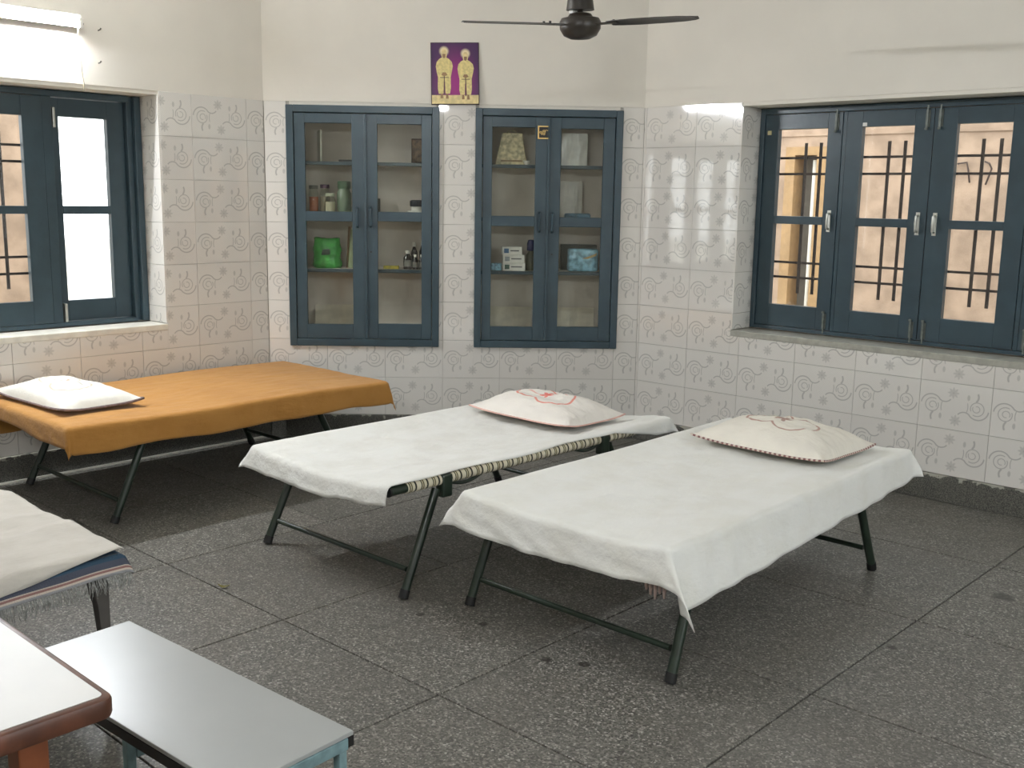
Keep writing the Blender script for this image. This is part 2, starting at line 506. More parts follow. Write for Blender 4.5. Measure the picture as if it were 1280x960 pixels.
# ------------------------------------------------------------------ wall tiles
_tile_cache = {}
def rect_sub(r, o):
    (a, b, c, d), (e, f, g, h) = r, o          # u0,u1,z0,z1
    if e >= b or f <= a or g >= d or h <= c: return [r]
    out = []
    if e > a: out.append((a, e, c, d))
    if f < b: out.append((f, b, c, d))
    m0, m1 = max(a, e), min(b, f)
    if g > c: out.append((m0, m1, c, g))
    if h < d: out.append((m0, m1, h, d))
    return out
TW, TH, TD = .375, .25, .009
def tile_piece_mesh(pieces):
    key = tuple(tuple(round(x, 4) for x in p) for p in pieces)
    if key in _tile_cache: return _tile_cache[key]
    vs, fs, uvs = [], [], []
    ch = .0008
    for (u0, u1, z0, z1) in pieces:
        b = len(vs)
        for (i, d) in ((0, TD), (0, ch), (ch, 0)):
            vs += [(u0 + i, d, z0 + i), (u1 - i, d, z0 + i), (u1 - i, d, z1 - i), (u0 + i, d, z1 - i)]
        for k in (0, 4):
            for j in range(4): fs.append((b + k + j, b + k + (j + 1) % 4, b + k + 4 + (j + 1) % 4, b + k + 4 + j))
        fs.append((b + 8, b + 9, b + 10, b + 11))
    me = bpy.data.meshes.new('tile'); me.from_pydata(vs, [], fs)
    uvl = me.uv_layers.new(name='UVMap')
    for lp in me.loops:
        v = me.vertices[lp.vertex_index].co; uvl.data[lp.index].uv = (v.x, v.z)
    me.materials.append(M['tile'])
    _tile_cache[key] = me
    return me
def lay_tiles(parent, base, u_lo, u_hi, z_lo, z_hi, u_phase, holes, gap=.0009, lmtx=Matrix.Identity(4)):
    """tiles on a plane of the parent's local frame (u along x, d along y)"""
    i0 = math.floor((u_lo - u_phase) / TW); i1 = math.ceil((u_hi - u_phase) / TW)
    j0 = math.floor((z_lo - SK) / TH + 1e-6); j1 = math.ceil((z_hi - SK) / TH - 1e-6)
    for i in range(i0, i1):
        for j in range(j0, j1):
            ou, oz = u_phase + i * TW, SK + j * TH
            r = (max(ou, u_lo) + gap, min(ou + TW, u_hi) - gap, max(oz, z_lo) + gap, min(oz + TH, z_hi) - gap)
            if r[1] - r[0] < .008 or r[3] - r[2] < .008: continue
            ps = [r]
            for h in holes: ps = [x for p in ps for x in rect_sub(p, h)]
            ps = [(a - ou, b - ou, c - oz, d - oz) for a, b, c, d in ps if b - a > .006 and d - c > .006]
            if not ps: continue
            o = bpy.data.objects.new('tile', tile_piece_mesh(ps)); COL.objects.link(o)
            o.parent = parent; o.matrix_local = lmtx @ T(ou, 0, oz)

# ------------------------------------------------------------------ the room shell
WT = .36
WL_U0 = YE - LY                       # local u of the near end of the left wall
WL_OPEN = (1.05 - LY, -.707, SILL, LIN)
WR_OPEN = (.703, 2.82, SILL, LIN)
def wall(name, F, u0, u1, holes, tiles_to=True, ext0=0., ext1=0.):
    m = MB()
    for z0, z1, d in ((0, TOP, TD), (TOP, CEIL, .003)):
        ps = [(u0 - ext0, u1 + ext1, z0, z1)]
        for h in holes: ps = [x for p in ps for x in rect_sub(p, h)]
        for a, b, c, e in ps: m.box(a, b, d, WT, c, e)
    o = m.build(name, 'plaster')
    o.matrix_world = F
    return tag(o, kind='structure')
C1 = (.140, 1.103, .604, 2.125)
C2 = (1.331, 2.268, .604, 2.125)
inset = lambda c, k: (c[0] + k, c[1] - k, c[2] + k, c[3] - k)
wl = wall('wall_left', FL, WL_U0, 0, [WL_OPEN], ext1=.13)
wb = wall('wall_back', FB, 0, BW, [inset(C1, .02), inset(C2, .02)])
wr = wall('wall_right', FR, 0, XE - RX, [WR_OPEN], ext0=.13)
for w in (wl, wb, wr):
    w.data.materials.append(M['grout'])
    for p in w.data.polygons:
        zs = [w.data.vertices[i].co.z for i in p.vertices]
        if max(zs) <= TOP + 1e-4 and min(zs) < LIN - .05: p.material_index = 1
up = lambda h: h[:3] + (TOP + .1,)
lay_tiles(wl, FL, -3.4, 0, SK, TOP, 3.007 - LY, [up(WL_OPEN)])
lay_tiles(wb, FB, 0, BW, SK, TOP, .003, [up(C1), up(C2)])
lay_tiles(wr, FR, 0, 4.2, SK, TOP, -2.554 - RX, [up(WR_OPEN)])
# reveals of the windows: tiles on the jambs (local plane turned by 90 degrees)
REV = .21
jl = Matrix(((0, 1, 0, WL_OPEN[1] - TD), (-1, 0, 0, REV), (0, 0, 1, 0), (0, 0, 0, 1)))
lay_tiles(wl, FL, 0, REV, SILL + .01, LIN, REV - TW, [], lmtx=Matrix(((0, 1, 0, WL_OPEN[1] - TD), (-1, 0, 0, REV), (0, 0, 1, 0), (0, 0, 0, 1))))
lay_tiles(wr, FR, 0, REV, SILL + .01, LIN, 0, [], lmtx=Matrix(((0, -1, 0, WR_OPEN[0] + TD), (1, 0, 0, 0), (0, 0, 1, 0), (0, 0, 0, 1))))

# walls behind the camera, with a doorway added to let daylight in
m = MB()
DOOR = (1.25, 2.3)
m.box(XE, XE + .25, YE, DOOR[0], 0, CEIL).box(XE, XE + .25, DOOR[1], RY, 0, CEIL).box(XE, XE + .25, DOOR[0], DOOR[1], 2.1, CEIL)
tag(m.build('wall_side', 'plaster'), kind='structure')
tag(MB().box(LX, XE, YE - .25, YE, 0, CEIL).build('wall_front', 'plaster'), kind='structure')
tag(MB().box(LX - WT, XE + .25, YE - .25, RY + WT, CEIL, CEIL + .15).build('ceiling', 'ceiling'), kind='structure')
m = MB()
for y in (DOOR[0], DOOR[1] - .07): m.box(XE - .01, XE + .12, y, y + .07, 0, 2.1)
m.box(XE - .01, XE + .12, DOOR[0] + .07, DOOR[1] - .07, 2.03, 2.1)
tag(m.build('added_door_1', 'paint', bevel=.004), kind='structure')

# floor: base and one slab object for each terrazzo panel
fl = tag(MB().box(LX - .3, XE, YE, RY + .3, -.12, -.02).build('floor', 'black'), kind='structure')
S = .85465; GX, GY = -3.1557, 3.0089
def clip_poly(poly, n, c):             # keep n.p <= c
    out = []
    for i in range(len(poly)):
        a, b = poly[i], poly[(i + 1) % len(poly)]
        da, db = n[0] * a[0] + n[1] * a[1] - c, n[0] * b[0] + n[1] * b[1] - c
        if da <= 0: out.append(a)
        if da * db < 0:
            t = da / (da - db); out.append((a[0] + (b[0] - a[0]) * t, a[1] + (b[1] - a[1]) * t))
    return out
slab_cache = {}
for i in range(-4, 8):
    for j in range(-7, 4):
        x0, y0 = GX + i * S, GY + j * S
        g = .0028
        poly = [(x0 + g, y0 + g), (x0 + S - g, y0 + g), (x0 + S - g, y0 + S - g), (x0 + g, y0 + S - g)]
        for n, c in (((-1, 0), -LX), ((0, 1), RY), ((1, 0), XE), ((0, -1), -YE), ((-q, q), -q * LX + q * LY)):
            poly = clip_poly(poly, n, c)
            if not poly: break
        if not poly or len(poly) < 3: continue
        loc = [(round(a - x0, 4), round(b - y0, 4)) for a, b in poly]
        key = tuple(loc)
        if key not in slab_cache:
            cx = sum(a for a, b in loc) / len(loc); cy = sum(b for a, b in loc) / len(loc)
            k = len(loc); vs = [(a, b, -.02) for a, b in loc] + [(a, b, -.0015) for a, b in loc]
            for a, b in loc:
                d = Vector((cx - a, cy - b)).normalized() * .002; vs.append((a + d.x, b + d.y, 0))
            fs = [tuple(2 * k + t for t in range(k))]
            for r in (0, k):
                for t in range(k): fs.append((r + t, r + (t + 1) % k, r + k + (t + 1) % k, r + k + t))
            me = bpy.data.meshes.new('slab'); me.from_pydata(vs, [], fs); me.materials.append(M['terrazzo'])
            slab_cache[key] = me
        o = bpy.data.objects.new('slab', slab_cache[key]); COL.objects.link(o); o.parent = fl; o.location = (x0, y0, 0)

# skirting
def skirt(name, F, u0, u1):
    o = MB().box(u0, u1, -.012, TD, 0, SK - .002).build(name, 'skirting', bevel=.003); o.matrix_world = F
    return tag(o, kind='structure')
skirt('baseboard_left', FL, WL_U0, -.006); skirt('baseboard_back', FB, .006, BW - .006); skirt('baseboard_right', FR, .006, XE - RX)
# pale mortar line between floor and left skirting
o = MB().box(WL_U0, -.02, -.020, -.012, 0, .010).build('trim_1', 'sillwhite'); o.matrix_world = FL; tag(o, kind='structure')

# ------------------------------------------------------------------ outside
tag(MB().box(-40, 30, -30, 40, -.6, -.32).build('ground', 'outground'), kind='structure')
m = MB(); OY = 8.5
ox0, ox1, oz1 = -4.615, -4.31, 1.99        # opening in the outside wall
m.box(-7.0, ox0, OY, OY + .25, -.32, 3.0).box(ox1, 4, OY, OY + .25, -.32, 3.0).box(ox0, ox1, OY, OY + .25, oz1, 3.0)
ow = tag(m.build('wall_outside_right', 'outplaster'), kind='structure')
tag(MB().box(-7.0, 4, OY - .012, OY, 2.13, 2.145).build('trim_2', 'outplaster'), kind='structure')
tag(MB().box(-8.75, -8.5, 1.7, 3.72, -.32, 4.5).build('wall_outside_left', 'outplaster'), kind='structure')
# window of the building opposite
we = empty('window_3', T(ox0, OY, 0), kind='structure')
ochre = simple('ochre_frame_paint', (170, 138, 98), .5)
W3 = ox1 - ox0
MB().box(-.04, .05, -.02, .2, .2, oz1 + .05).box(W3 - .05, W3 + .04, -.02, .2, .2, oz1 + .05).box(.05, W3 - .05, -.02, .2, oz1 - .02, oz1 + .05).build('window_frame', ochre, we)
MB().box(.05, W3 - .05, .17, .2, .2, oz1 - .02).build('shutter', simple('grey_shutter', (118, 115, 110), .6), we)
MB().tube([(.205, .06, -.3), (.205, .06, oz1 - .06)], .022, 10).build('downpipe', 'white_plastic', we, smooth=True)
# bent wires on the outside wall
dark = simple('dark_wire', (64, 48, 44), .6)
def wire(pts):
    o = MB().tube(pts, .007, 6).build('wire_hook', dark, smooth=True)
    return o
w1 = wire([(-3.17, OY - .02, 1.885), (-3.10, OY - .02, 1.895), (-3.085, OY - .02, 1.84), (-3.066, OY - .02, 1.74)])
tag(w1, 'dark angular wire hook on the pink wall outside the right window', 'hook', 'wire hooks outside')
w2 = wire([(-2.965, OY - .02, 1.90), (-2.93, OY - .02, 1.885), (-2.91, OY - .02, 1.845), (-2.925, OY - .02, 1.79), (-2.945, OY - .02, 1.725)])
tag(w2, 'dark curved wire hook on the pink wall outside, right of the angular one', 'hook', 'wire hooks outside')

# ------------------------------------------------------------------ windows
def casement(parent, u0, u1, z0, z1, d, ol, orr, pz, th=.042, handle=None, bolts=None, material='paint2', gd=None):
    """ol/orr = u of the glazed opening; pz = z splits (lo0,lo1,hi0,hi1)"""
    m = MB()
    m.box(u0, ol, d, d + th, z0, z1).box(orr, u1, d, d + th, z0, z1)
    m.box(ol, orr, d, d + th, z0, pz[0]).box(ol, orr, d, d + th, pz[1], pz[2]).box(ol, orr, d, d + th, pz[3], z1)
    cs = m.build('casement', material, parent, bevel=.0025)
    for a, b in ((pz[0], pz[1]), (pz[2], pz[3])):
        MB().box(ol - .004, orr + .004, d + th - .010, d + th - .006, a - .004, b + .004).build('pane', 'glass', cs)
    if handle:
        hu = u1 - .045 if handle == 'r' else u0 + .045
        zc = (pz[1] + pz[2]) / 2
        MB().tube([(hu, d, zc - .045), (hu, d - .025, zc - .04), (hu, d - .03, zc), (hu, d - .025, zc + .04), (hu, d, zc + .045)], .0075, 8).box(hu - .011, hu + .011, d - .004, d, zc - .062, zc + .062).build('handle', 'alu', cs, smooth='auto')
        for zz, sg in ((z0 + .01, 1), (z1 - .01, -1)):
            bu = hu + .012 * (1 if handle == 'r' else -1)
            MB().tube([(bu, d - .009, zz - .025 * sg), (bu, d - .009, zz + .10 * sg)], .0055, 8).box(bu - .012, bu + .012, d - .004, d + .001, min(zz, zz + .09 * sg), max(zz, zz + .09 * sg)).lathe([(.008, -.006), (.010, 0), (.008, .006)], (bu, d - .02, zz + .1 * sg), 8).build('bolt', 'brassworn', cs, smooth='auto')
    return cs

# right window
D = REV
wn = empty('window_1', FR, kind='structure')
X = lambda x: x - RX
zf0, zf1 = SILL + .012, LIN - .004
m = MB()
uL, uR = WR_OPEN[0] + .012, WR_OPEN[1] - .002
m.box(uL, X(-3.325), D - .01, D + .09, zf0, zf1).box(X(-1.305), uR, D - .01, D + .09, zf0, zf1)
m.box(X(-3.325), X(-1.305), D - .01, D + .09, zf1 - .035, zf1).box(X(-3.325), X(-1.305), D - .01, D + .09, zf0, zf0 + .022)
m.box(X(-2.83), X(-2.806), D + .004, D + .09, zf0 + .022, zf1 - .035).box(X(-1.80), X(-1.776), D + .004, D + .09, zf0 + .022, zf1 - .035)
m.build('window_frame', 'paint2', wn, bevel=.003)
PZ = (.957, 1.443, 1.49, 1.997)
cz0, cz1 = zf0 + .024, zf1 - .037
for a, b, ol, orr, hs in ((-3.323, -2.832, -3.236, -2.92, 'r'), (-2.804, -2.309, -2.711, -2.413, 'r'), (-2.305, -1.802, -2.183, -1.901, 'l'), (-1.774, -1.307, -1.68, -1.40, 'l')):
    casement(wn, X(a), X(b), cz0, cz1, D, X(ol), X(orr), PZ, handle=hs)
def grille(parent, us, z0, z1, zs, ua, ub, d):
    for u in us:
        MB().box(u - .009, u + .009, d, d + .006, z0, z1).build('grille_bar', 'steel_dark', parent)
    for z in zs:
        MB().box(ua, ub, d + .006, d + .012, z - .007, z + .007).build('grille_bar', 'steel_dark', parent)
grille(wn, [X(v) for v in (-3.108, -3.012, -2.595, -2.503, -2.078, -1.986, -1.57, -1.475)], 1.022, 1.922, (1.835, 1.74, 1.208, 1.117), uL, uR, .32)
sl = MB().box(WR_OPEN[0] + .002, WR_OPEN[1], -.004, REV - .012, SILL - .03, SILL + .006).build('window_sill', 'stone', wn, bevel=.003)
# head lining of the reveal is the plastered lintel of the wall itself
MB().box(X(-3.293) - .012, X(-3.293) + .012, D - .006, D - .0005, 1.968, 1.992, ).build('sticker', simple('yellowed_sticker', (196, 186, 140), .6), wn)
MB().box(X(-2.71), X(-2.685), D - .002, D - .0003, 2.0, 2.02).build('paint_chip', 'white_plastic', wn)

# left window
wn = empty('window_2', FL, kind='structure')
Yl = lambda y: y - LY
uL, uR = WL_OPEN[0] + .002, WL_OPEN[1] - .012
m = MB()
m.box(Yl(3.125), uR, D - .012, D + .12, zf0, zf1).box(Yl(3.09), Yl(3.125), D + .02, D + .12, zf0, zf1)
m.box(uL, Yl(1.10), D - .012, D + .12, zf0, zf1)
m.box(Yl(1.10), Yl(3.09), D - .012, D + .12, zf1 - .035, zf1).box(Yl(1.10), Yl(3.09), D - .012, D + .12, zf0, zf0 + .022)
m.box(Yl(2.585), Yl(2.64), D, D + .12, zf0 + .022, zf1 - .035).box(Yl(1.58), Yl(1.62), D, D + .12, zf0 + .022, zf1 - .035)
m.build('window_frame', 'paint2', wn, bevel=.003)
casement(wn, Yl(2.642), Yl(3.088), cz0, cz1, D + .055, Yl(2.70), Yl(2.985), (.945, 1.44, 1.487, 1.985))
casement(wn, Yl(2.09), Yl(2.583), cz0, cz1, D - .005, Yl(2.18), Yl(2.472), (.957, 1.443, 1.487, 1.975), handle='l')
casement(wn, Yl(1.622), Yl(2.086), cz0, cz1, D - .005, Yl(1.70), Yl(1.99), (.957, 1.443, 1.487, 1.975), handle='r')
casement(wn, Yl(1.102), Yl(1.578), cz0, cz1, D - .005, Yl(1.19), Yl(1.48), (.957, 1.443, 1.487, 1.975), handle='l')
grille(wn, [Yl(v) for v in (2.40, 2.31, 1.9, 1.8, 1.40, 1.30)], 1.02, 1.89, (1.82, 1.73, 1.199, 1.105), uL, Yl(2.60), .345)
MB().box(Yl(2.651), Yl(2.667), D - .004, D + .054, zf0 + .025, zf0 + .13).build('hinge', 'alu', wn, bevel=.003)
MB().box(Yl(2.645), Yl(2.660), D - .003, D + .054, 1.92, 2.03).build('hinge', 'alu', wn, bevel=.003)
MB().box(WL_OPEN[0], WL_OPEN[1] - .002, -.006, REV - .014, SILL - .03, SILL + .006).build('window_sill', 'sillwhite', wn, bevel=.004)

# ------------------------------------------------------------------ cupboards in the back wall
def cupboard(R, doors, label):
    e = empty('wall_cupboard', FB @ T(R[0], 0, R[2]), label, 'cupboard', 'glazed cupboards in the tiled back wall')
    U = lambda u: u - R[0]
    Zz = lambda z: z - R[2]
    w, h = R[1] - R[0], R[3] - R[2]
    fw = .045
    MB().box(0, fw, -.02, .06, 0, h).box(w - fw, w, -.02, .06, 0, h).box(fw, w - fw, -.02, .06, h - fw, h).box(fw, w - fw, -.02, .06, 0, fw).build('outer_frame', 'paint', e, bevel=.004)
    m = MB()
    b = .022
    m.box(b, w - b, .345, .357, b, h - b).box(b, b + .012, .06, .345, b, h - b).box(w - b - .012, w - b, .06, .345, b, h - b)
    m.box(b + .012, w - b - .012, .06, .345, b, b + .02).box(b + .012, w - b - .012, .06, .345, h - b - .012, h - b)
    m.build('carcass', 'cupwall', e)
    for z in (1.782, 1.442, 1.098):
        MB().box(b + .013, w - b - .013, .085, .344, Zz(z) - .018, Zz(z)).build('shelf', 'cupwall', e)
        MB().box(b + .013, w - b - .013, .068, .085, Zz(z) - .022, Zz(z)).build('shelf_edge', 'paint', e, bevel=.002)
    for k, (a, c, ol, orr, pz) in enumerate(doors):
        m = MB(); d = -.006; th = .032; z0, z1 = fw + .003, h - fw - .003
        ol, orr, a, c = U(ol), U(orr), U(a), U(c); p = [Zz(z) for z in pz]
        m.box(a, ol, d, d + th, z0, z1).box(orr, c, d, d + th, z0, z1)
        m.box(ol, orr, d, d + th, z0, p[0]).box(ol, orr, d, d + th, p[1], p[2]).box(ol, orr, d, d + th, p[3], z1)
        dr = m.build('door', 'paint', e, bevel=.003)
        for x, y in ((p[0], p[1]), (p[2], p[3])):
            MB().box(ol - .003, orr + .003, d + .020, d + .024, x - .003, y + .003).build('pane', 'glass_c', dr)
        hu = c - .05 if k == 0 else a + .028
        zc = (p[1] + p[2]) / 2 - .005
        MB().tube([(hu, d, zc - .06), (hu, d - .022, zc - .052), (hu, d - .026, zc), (hu, d - .022, zc + .052), (hu, d, zc + .06)], .0085, 8).box(hu - .013, hu + .013, d - .004, d, zc - .075, zc + .075).build('handle', 'paint', dr, smooth='auto')
        if k == 1:
            MB().lathe([(.006, 0), (.006, .004)], (0, 0, 0), 10).build('keyhole', 'black', dr, mtx=T(hu + .002, d, Zz(1.215)) @ Matrix.Rotation(PI / 2, 4, 'X'))
            MB().box(a - .012, a + .006, d - .012, d, z0, z1).build('cover_bead', 'paint', dr, bevel=.003)
    return e
cupboard(C1, ((.188, .632, .255, .549, (.744, 1.405, 1.468, 2.016)), (.637, 1.055, .710, .990, (.750, 1.410, 1.470, 2.016))),
         'blue-grey glazed wall cupboard holding the green bag, nearer the left corner')
cupboard(C2, ((1.379, 1.795, 1.438, 1.714, (.741, 1.391, 1.456, 2.012)), (1.80, 2.220, 1.876, 2.146, (.744, 1.391, 1.453, 2.008))),
         'blue-grey glazed wall cupboard with a small gold emblem plaque on its door')

# ------------------------------------------------------------------ fluorescent tube lights (left wall, plus two added out of view)
def tube_light(mtx, label, lit='tube_lit', L=1.22, cord=None):
    """local x along the tube, y out of the wall (into the wall is +y), z up"""
    e = empty('tube_light', mtx, label, 'lamp')
    MB().box(0, L, -.034, 0, .030, .052).build('batten', 'white_plastic', e, bevel=.004)
    for x in (0, L - .024):
        MB().box(x, x + .024, -.054, -.001, -.022, .028).build('lamp_holder', 'white_plastic', e, bevel=.005)
        MB().lathe([(.007, 0), (.009, .004), (.006, .008)], (0, 0, 0), 10).build('starter', 'darkmetal', e, mtx=T(x + (L and (-.001 if x == 0 else .025)), -.03, .004) @ Matrix.Rotation(PI / 2 * (-1 if x == 0 else 1), 4, 'Y'))
    MB().tube([(.024, -.034, 0), (L - .024, -.034, 0)], .014, 14).build('tube', lit, e, smooth=True)
    MB().box(.024, L - .024, -.034, 0, -.0165, .0295).build('light_block', 'white_plastic', e)  # added behind the tube to keep its light off the wall
    if cord:
        MB().tube(cord, .0042, 6).build('cord', 'cord', e, smooth=True)
    return e
# lit tube on the left wall; its right end stands at Y = 2.72
TL = Matrix(((0, -1, 0, LX + .003), (1, 0, 0, 2.725 - 1.22), (0, 0, 1, 2.455), (0, 0, 0, 1)))
cz = [(1.20, -.03, -.02), (1.205, -.012, -.06), (1.207, -.008, -.14), (1.214, -.008, -.20), (1.219, -.007, -.27), (1.226, -.007, -.31), (1.221, -.010, -.345)]
tube_light(TL, 'lit white fluorescent tube light on the left wall above the window', 'tube_lit', cord=cz)
tube_light(Matrix(((-1, 0, 0, .31), (0, -1, 0, YE + .002), (0, 0, 1, 2.75), (0, 0, 0, 1))), 'added unseen tube light on the wall behind the camera', 'added_tube_back')  # unseen tube, added to light the room from behind the camera
tube_light(Matrix(((0, 1, 0, XE - .002), (-1, 0, 0, 3.6), (0, 0, 1, 2.45), (0, 0, 0, 1))), 'added unseen fill tube light on the side wall', 'added_tube_side')  # unseen tube, added as cool fill from the side
# nails in the left wall
for k, (y, z, tx) in enumerate(((2.834, 2.441, 'upper bent nail in the left wall plaster beside the tube light'), (2.826, 2.267, 'lower bent nail in the left wall plaster beside the hanging cord'))):
    o = MB().tube([(.004, 0, 0), (-.02, 0, .002), (-.028, 0, .008)], [.003, .003, .005], 6).build('wall_nail', 'darkmetal')
    o.matrix_world = T(LX, y, z) @ RZ(PI)
    tag(o, tx, 'nail', 'nails in the left wall')

# ------------------------------------------------------------------ ceiling fan
FX, FY, FZ = -3.28, 3.962, 2.375
fe = empty('ceiling_fan', T(FX, FY, FZ), 'dark brown three-bladed ceiling fan hanging in front of the back wall', 'fan')
fe.matrix_world = T(FX, FY, FZ) @ Matrix.Rotation(math.radians(3.2), 4, Vector((.73, .68, 0))) @ Matrix.Rotation(math.radians(1.5), 4, Vector((-.67, .74, 0)) * -1)
MB().lathe([(.0, -.066), (.045, -.063), (.078, -.048), (.096, -.018), (.098, .012), (.088, .03), (.06, .036), (.05, .05), (.03, .055)], n=32).build('motor', 'fan', fe, smooth='auto')
MB().lathe([(.066, .066), (.064, .08), (.052, .17), (.046, .24), (.018, .246)], n=24).build('lower_canopy', 'fan', fe, smooth='auto')
MB().tube([(0, 0, .04), (0, 0, CEIL - FZ - .01)], .0125, 12).build('down_rod', 'fan', fe, smooth=True)
MB().lathe([(.02, CEIL - FZ - .14), (.05, CEIL - FZ - .05), (.058, CEIL - FZ - .012)], n=24).build('upper_canopy', 'fan', fe, smooth='auto')
MB().box(-.045, -.018, -.03, .0, .052, .066).build('capacitor', 'white_plastic', fe, bevel=.003)
away = math.atan2(FY, FX)
def blade_mesh():
    m = MB()
    prof = [(.155, .036), (.2, .048), (.3, .055), (.42, .054), (.52, .046), (.575, .032), (.598, .014)]
    tw = math.radians(-8)
    for sgn in (1, -1):
        b = len(m.v)
        for x, hw in prof:
            for yy in (-1, 0, 1):
                y = yy * hw; z = (.006 if yy == 0 else 0) + sgn * .0015
                m.v.append((x, y * math.cos(tw), z + y * math.sin(tw) - .012 * x))
        for i in range(len(prof) - 1):
            for j in range(2):
                a = b + i * 3 + j; m.f.append((a, a + 1, a + 4, a + 3))
    n = len(prof) * 3
    ring = [i * 3 for i in range(len(prof))] + [(len(prof) - 1) * 3 + 1] + [i * 3 + 2 for i in reversed(range(len(prof)))] + [1]
    for i in range(len(ring)):
        a, c = ring[i], ring[(i + 1) % len(ring)]; m.f.append((a, c, c + n, a + n))
    return m
bl0 = bk0 = None
for k in range(3):
    an = away - math.radians(1) + k * 2 * PI / 3
    if bl0 is None:
        bl0 = blade_mesh().build('blade', 'fan', fe, smooth='auto')
        bk0 = MB().box(.07, .2, -.022, .022, -.004, .002).tube([(.165, .012, 0), (.165, .012, .012)], .006, 8).tube([(.185, -.012, 0), (.185, -.012, .012)], .006, 8).build('blade_bracket', 'fan', bl0)
        b = bl0
    else:
        b = bl0.copy(); COL.objects.link(b); b.parent = fe
        c = bk0.copy(); COL.objects.link(c); c.parent = b
    b.matrix_local = RZ(an)

# ------------------------------------------------------------------ picture of two robed figures
pe = empty('framed_picture', FB @ T(1.052, -.008, 2.138) @ Matrix.Rotation(math.radians(-1.2), 4, 'Y') @ Matrix.Rotation(math.radians(-3), 4, 'X'),
           'purple picture of two pale-robed haloed figures standing above the cupboards', 'picture')
PW, PH = .302, .378
MB().box(0, PW, -.014, .004, 0, PH).build('board', simple('dark_picture_edge', (52, 34, 40), .5), pe, bevel=.002)
def purple_mat():
    m, nt, b = new_mat('purple_print')
    p = coords(nt, 'Object'); x, y, z = sep(nt, p)
    dx, dz = x - .155, z - .12
    d = (dx * dx + dz * dz * .35).sqrt()
    c = mixc(nt, d.smooth(.17, .0), srgb(66, 22, 78), srgb(158, 30, 126))
    for hx, hz in ((.084, .325), (.217, .310)):
        ax, az = x - hx, z - hz
        r = (ax * ax + az * az).sqrt()
        c = mixc(nt, r.smooth(.036, .016), c, srgb(240, 222, 182))
    nt.links.new(c, b.inputs['Base Color']); b.inputs['Roughness'].default_value = .35
    return m
PB = MB().box(.005, PW - .005, -.0152, -.0142, .005, PH - .005).build('print', purple_mat(), pe)
cream = simple('printed_cream', (226, 206, 150), .4, var=.15, scale=40)
robe = simple('printed_pale_robe', (222, 204, 138), .4, var=.15, scale=60)
skin = simple('printed_face', (150, 116, 82), .4)
inkd = simple('printed_dark_ink', (92, 58, 58), .4)  # dark ink of the printed staff
MB().box(.005, PW - .005, -.0158, -.0150, .005, .058).build('printed_ground', cream, pe)
def figure(cx, sc, z0, gap):
    P = lambda pts: [(cx + x * sc, z0 + z * sc) for x, z in pts]
    f = MB().prism(P([(-.036, .028), (-.042, .06), (-.040, .13), (-.048, .165), (-.052, .195), (-.046, .222), (-.030, .240), (-.012, .25), (.012, .25), (.030, .240), (.048, .222), (.054, .195), (.048, .165), (.040, .13), (.040, .06), (.034, .028), (.006, .03), (.004, .10), (-.004, .10), (-.006, .03)]), -.0166, -.0159).build('printed_figure', robe, pe)
    MB().prism(P([(-.013, .245), (-.017, .262), (-.015, .285), (-.007, .298), (.007, .298), (.015, .285), (.017, .262), (.013, .245)]), -.0170, -.0163).build('printed_head', cream, f)
    MB().prism(P([(-.009, .250), (-.010, .270), (.010, .270), (.009, .250), (.0, .243)]), -.0173, -.0167).build('printed_face', skin, f)
    MB().prism(P([(-.003, .02), (-.003, .145), (.003, .145), (.003, .02)]), -.0172, -.0166).prism(P([(-.028, .125), (-.026, .129), (.026, .129), (.028, .125)]), -.0172, -.0166).build('printed_staff', inkd, f)
    MB().prism(P([(-.018, .142), (-.010, .158), (.010, .158), (.020, .142), (.0, .134)]), -.0174, -.0168).build('printed_hands', skin, f)
    MB().prism(P([(-.026, .0), (-.024, .03), (-.010, .03), (-.008, .0)]), -.0165, -.0159).prism(P([(.008, -.002), (.010, .03), (.022, .03), (.026, -.002)]), -.0165, -.0159).build('printed_feet', skin, f)
figure(.084, 1.0, .038, 0); figure(.217, .96, .032, 0)

# small gold emblem plaque on the cupboard door
ke = empty('emblem_plaque', FB @ T(1.762, -.008, 1.982), 'small black and gold plaque with a Gurmukhi emblem on the cupboard door', 'plaque')
MB().box(-.037, .037, -.008, -.0005, -.041, .041).build('plate', 'black', ke, bevel=.002)
MB().box(-.037, -.029, -.010, -.007, -.041, .041).box(.029, .037, -.010, -.007, -.041, .041).box(-.029, .029, -.010, -.007, .033, .041).box(-.029, .029, -.010, -.007, -.041, -.033).build('gold_border', 'gold', ke)
try:
    cu = bpy.data.curves.new('emblem', 'FONT'); cu.body = '\u0a74'; cu.size = .066; cu.align_x = 'CENTER'; cu.extrude = .0008; cu.offset = .0006
    tmp = bpy.data.objects.new('emblem_tmp', cu); COL.objects.link(tmp)
    dg = bpy.context.evaluated_depsgraph_get()
    me = bpy.data.meshes.new_from_object(tmp.evaluated_get(dg))
    bpy.data.objects.remove(tmp)
    xs = [v.co.x for v in me.vertices]; ys = [v.co.y for v in me.vertices]
    k = min(.054 / (max(xs) - min(xs)), .060 / (max(ys) - min(ys))); cx, cy = (max(xs) + min(xs)) / 2, (max(ys) + min(ys)) / 2
    for v in me.vertices: v.co = ((v.co.x - cx) * k, -.0090 - v.co.z * .5, (v.co.y - cy) * k)
    me.materials.clear(); me.materials.append(M['gold'])
    o = bpy.data.objects.new('emblem', me); COL.objects.link(o); o.parent = ke
except Exception as ex:
    print('emblem failed', ex)

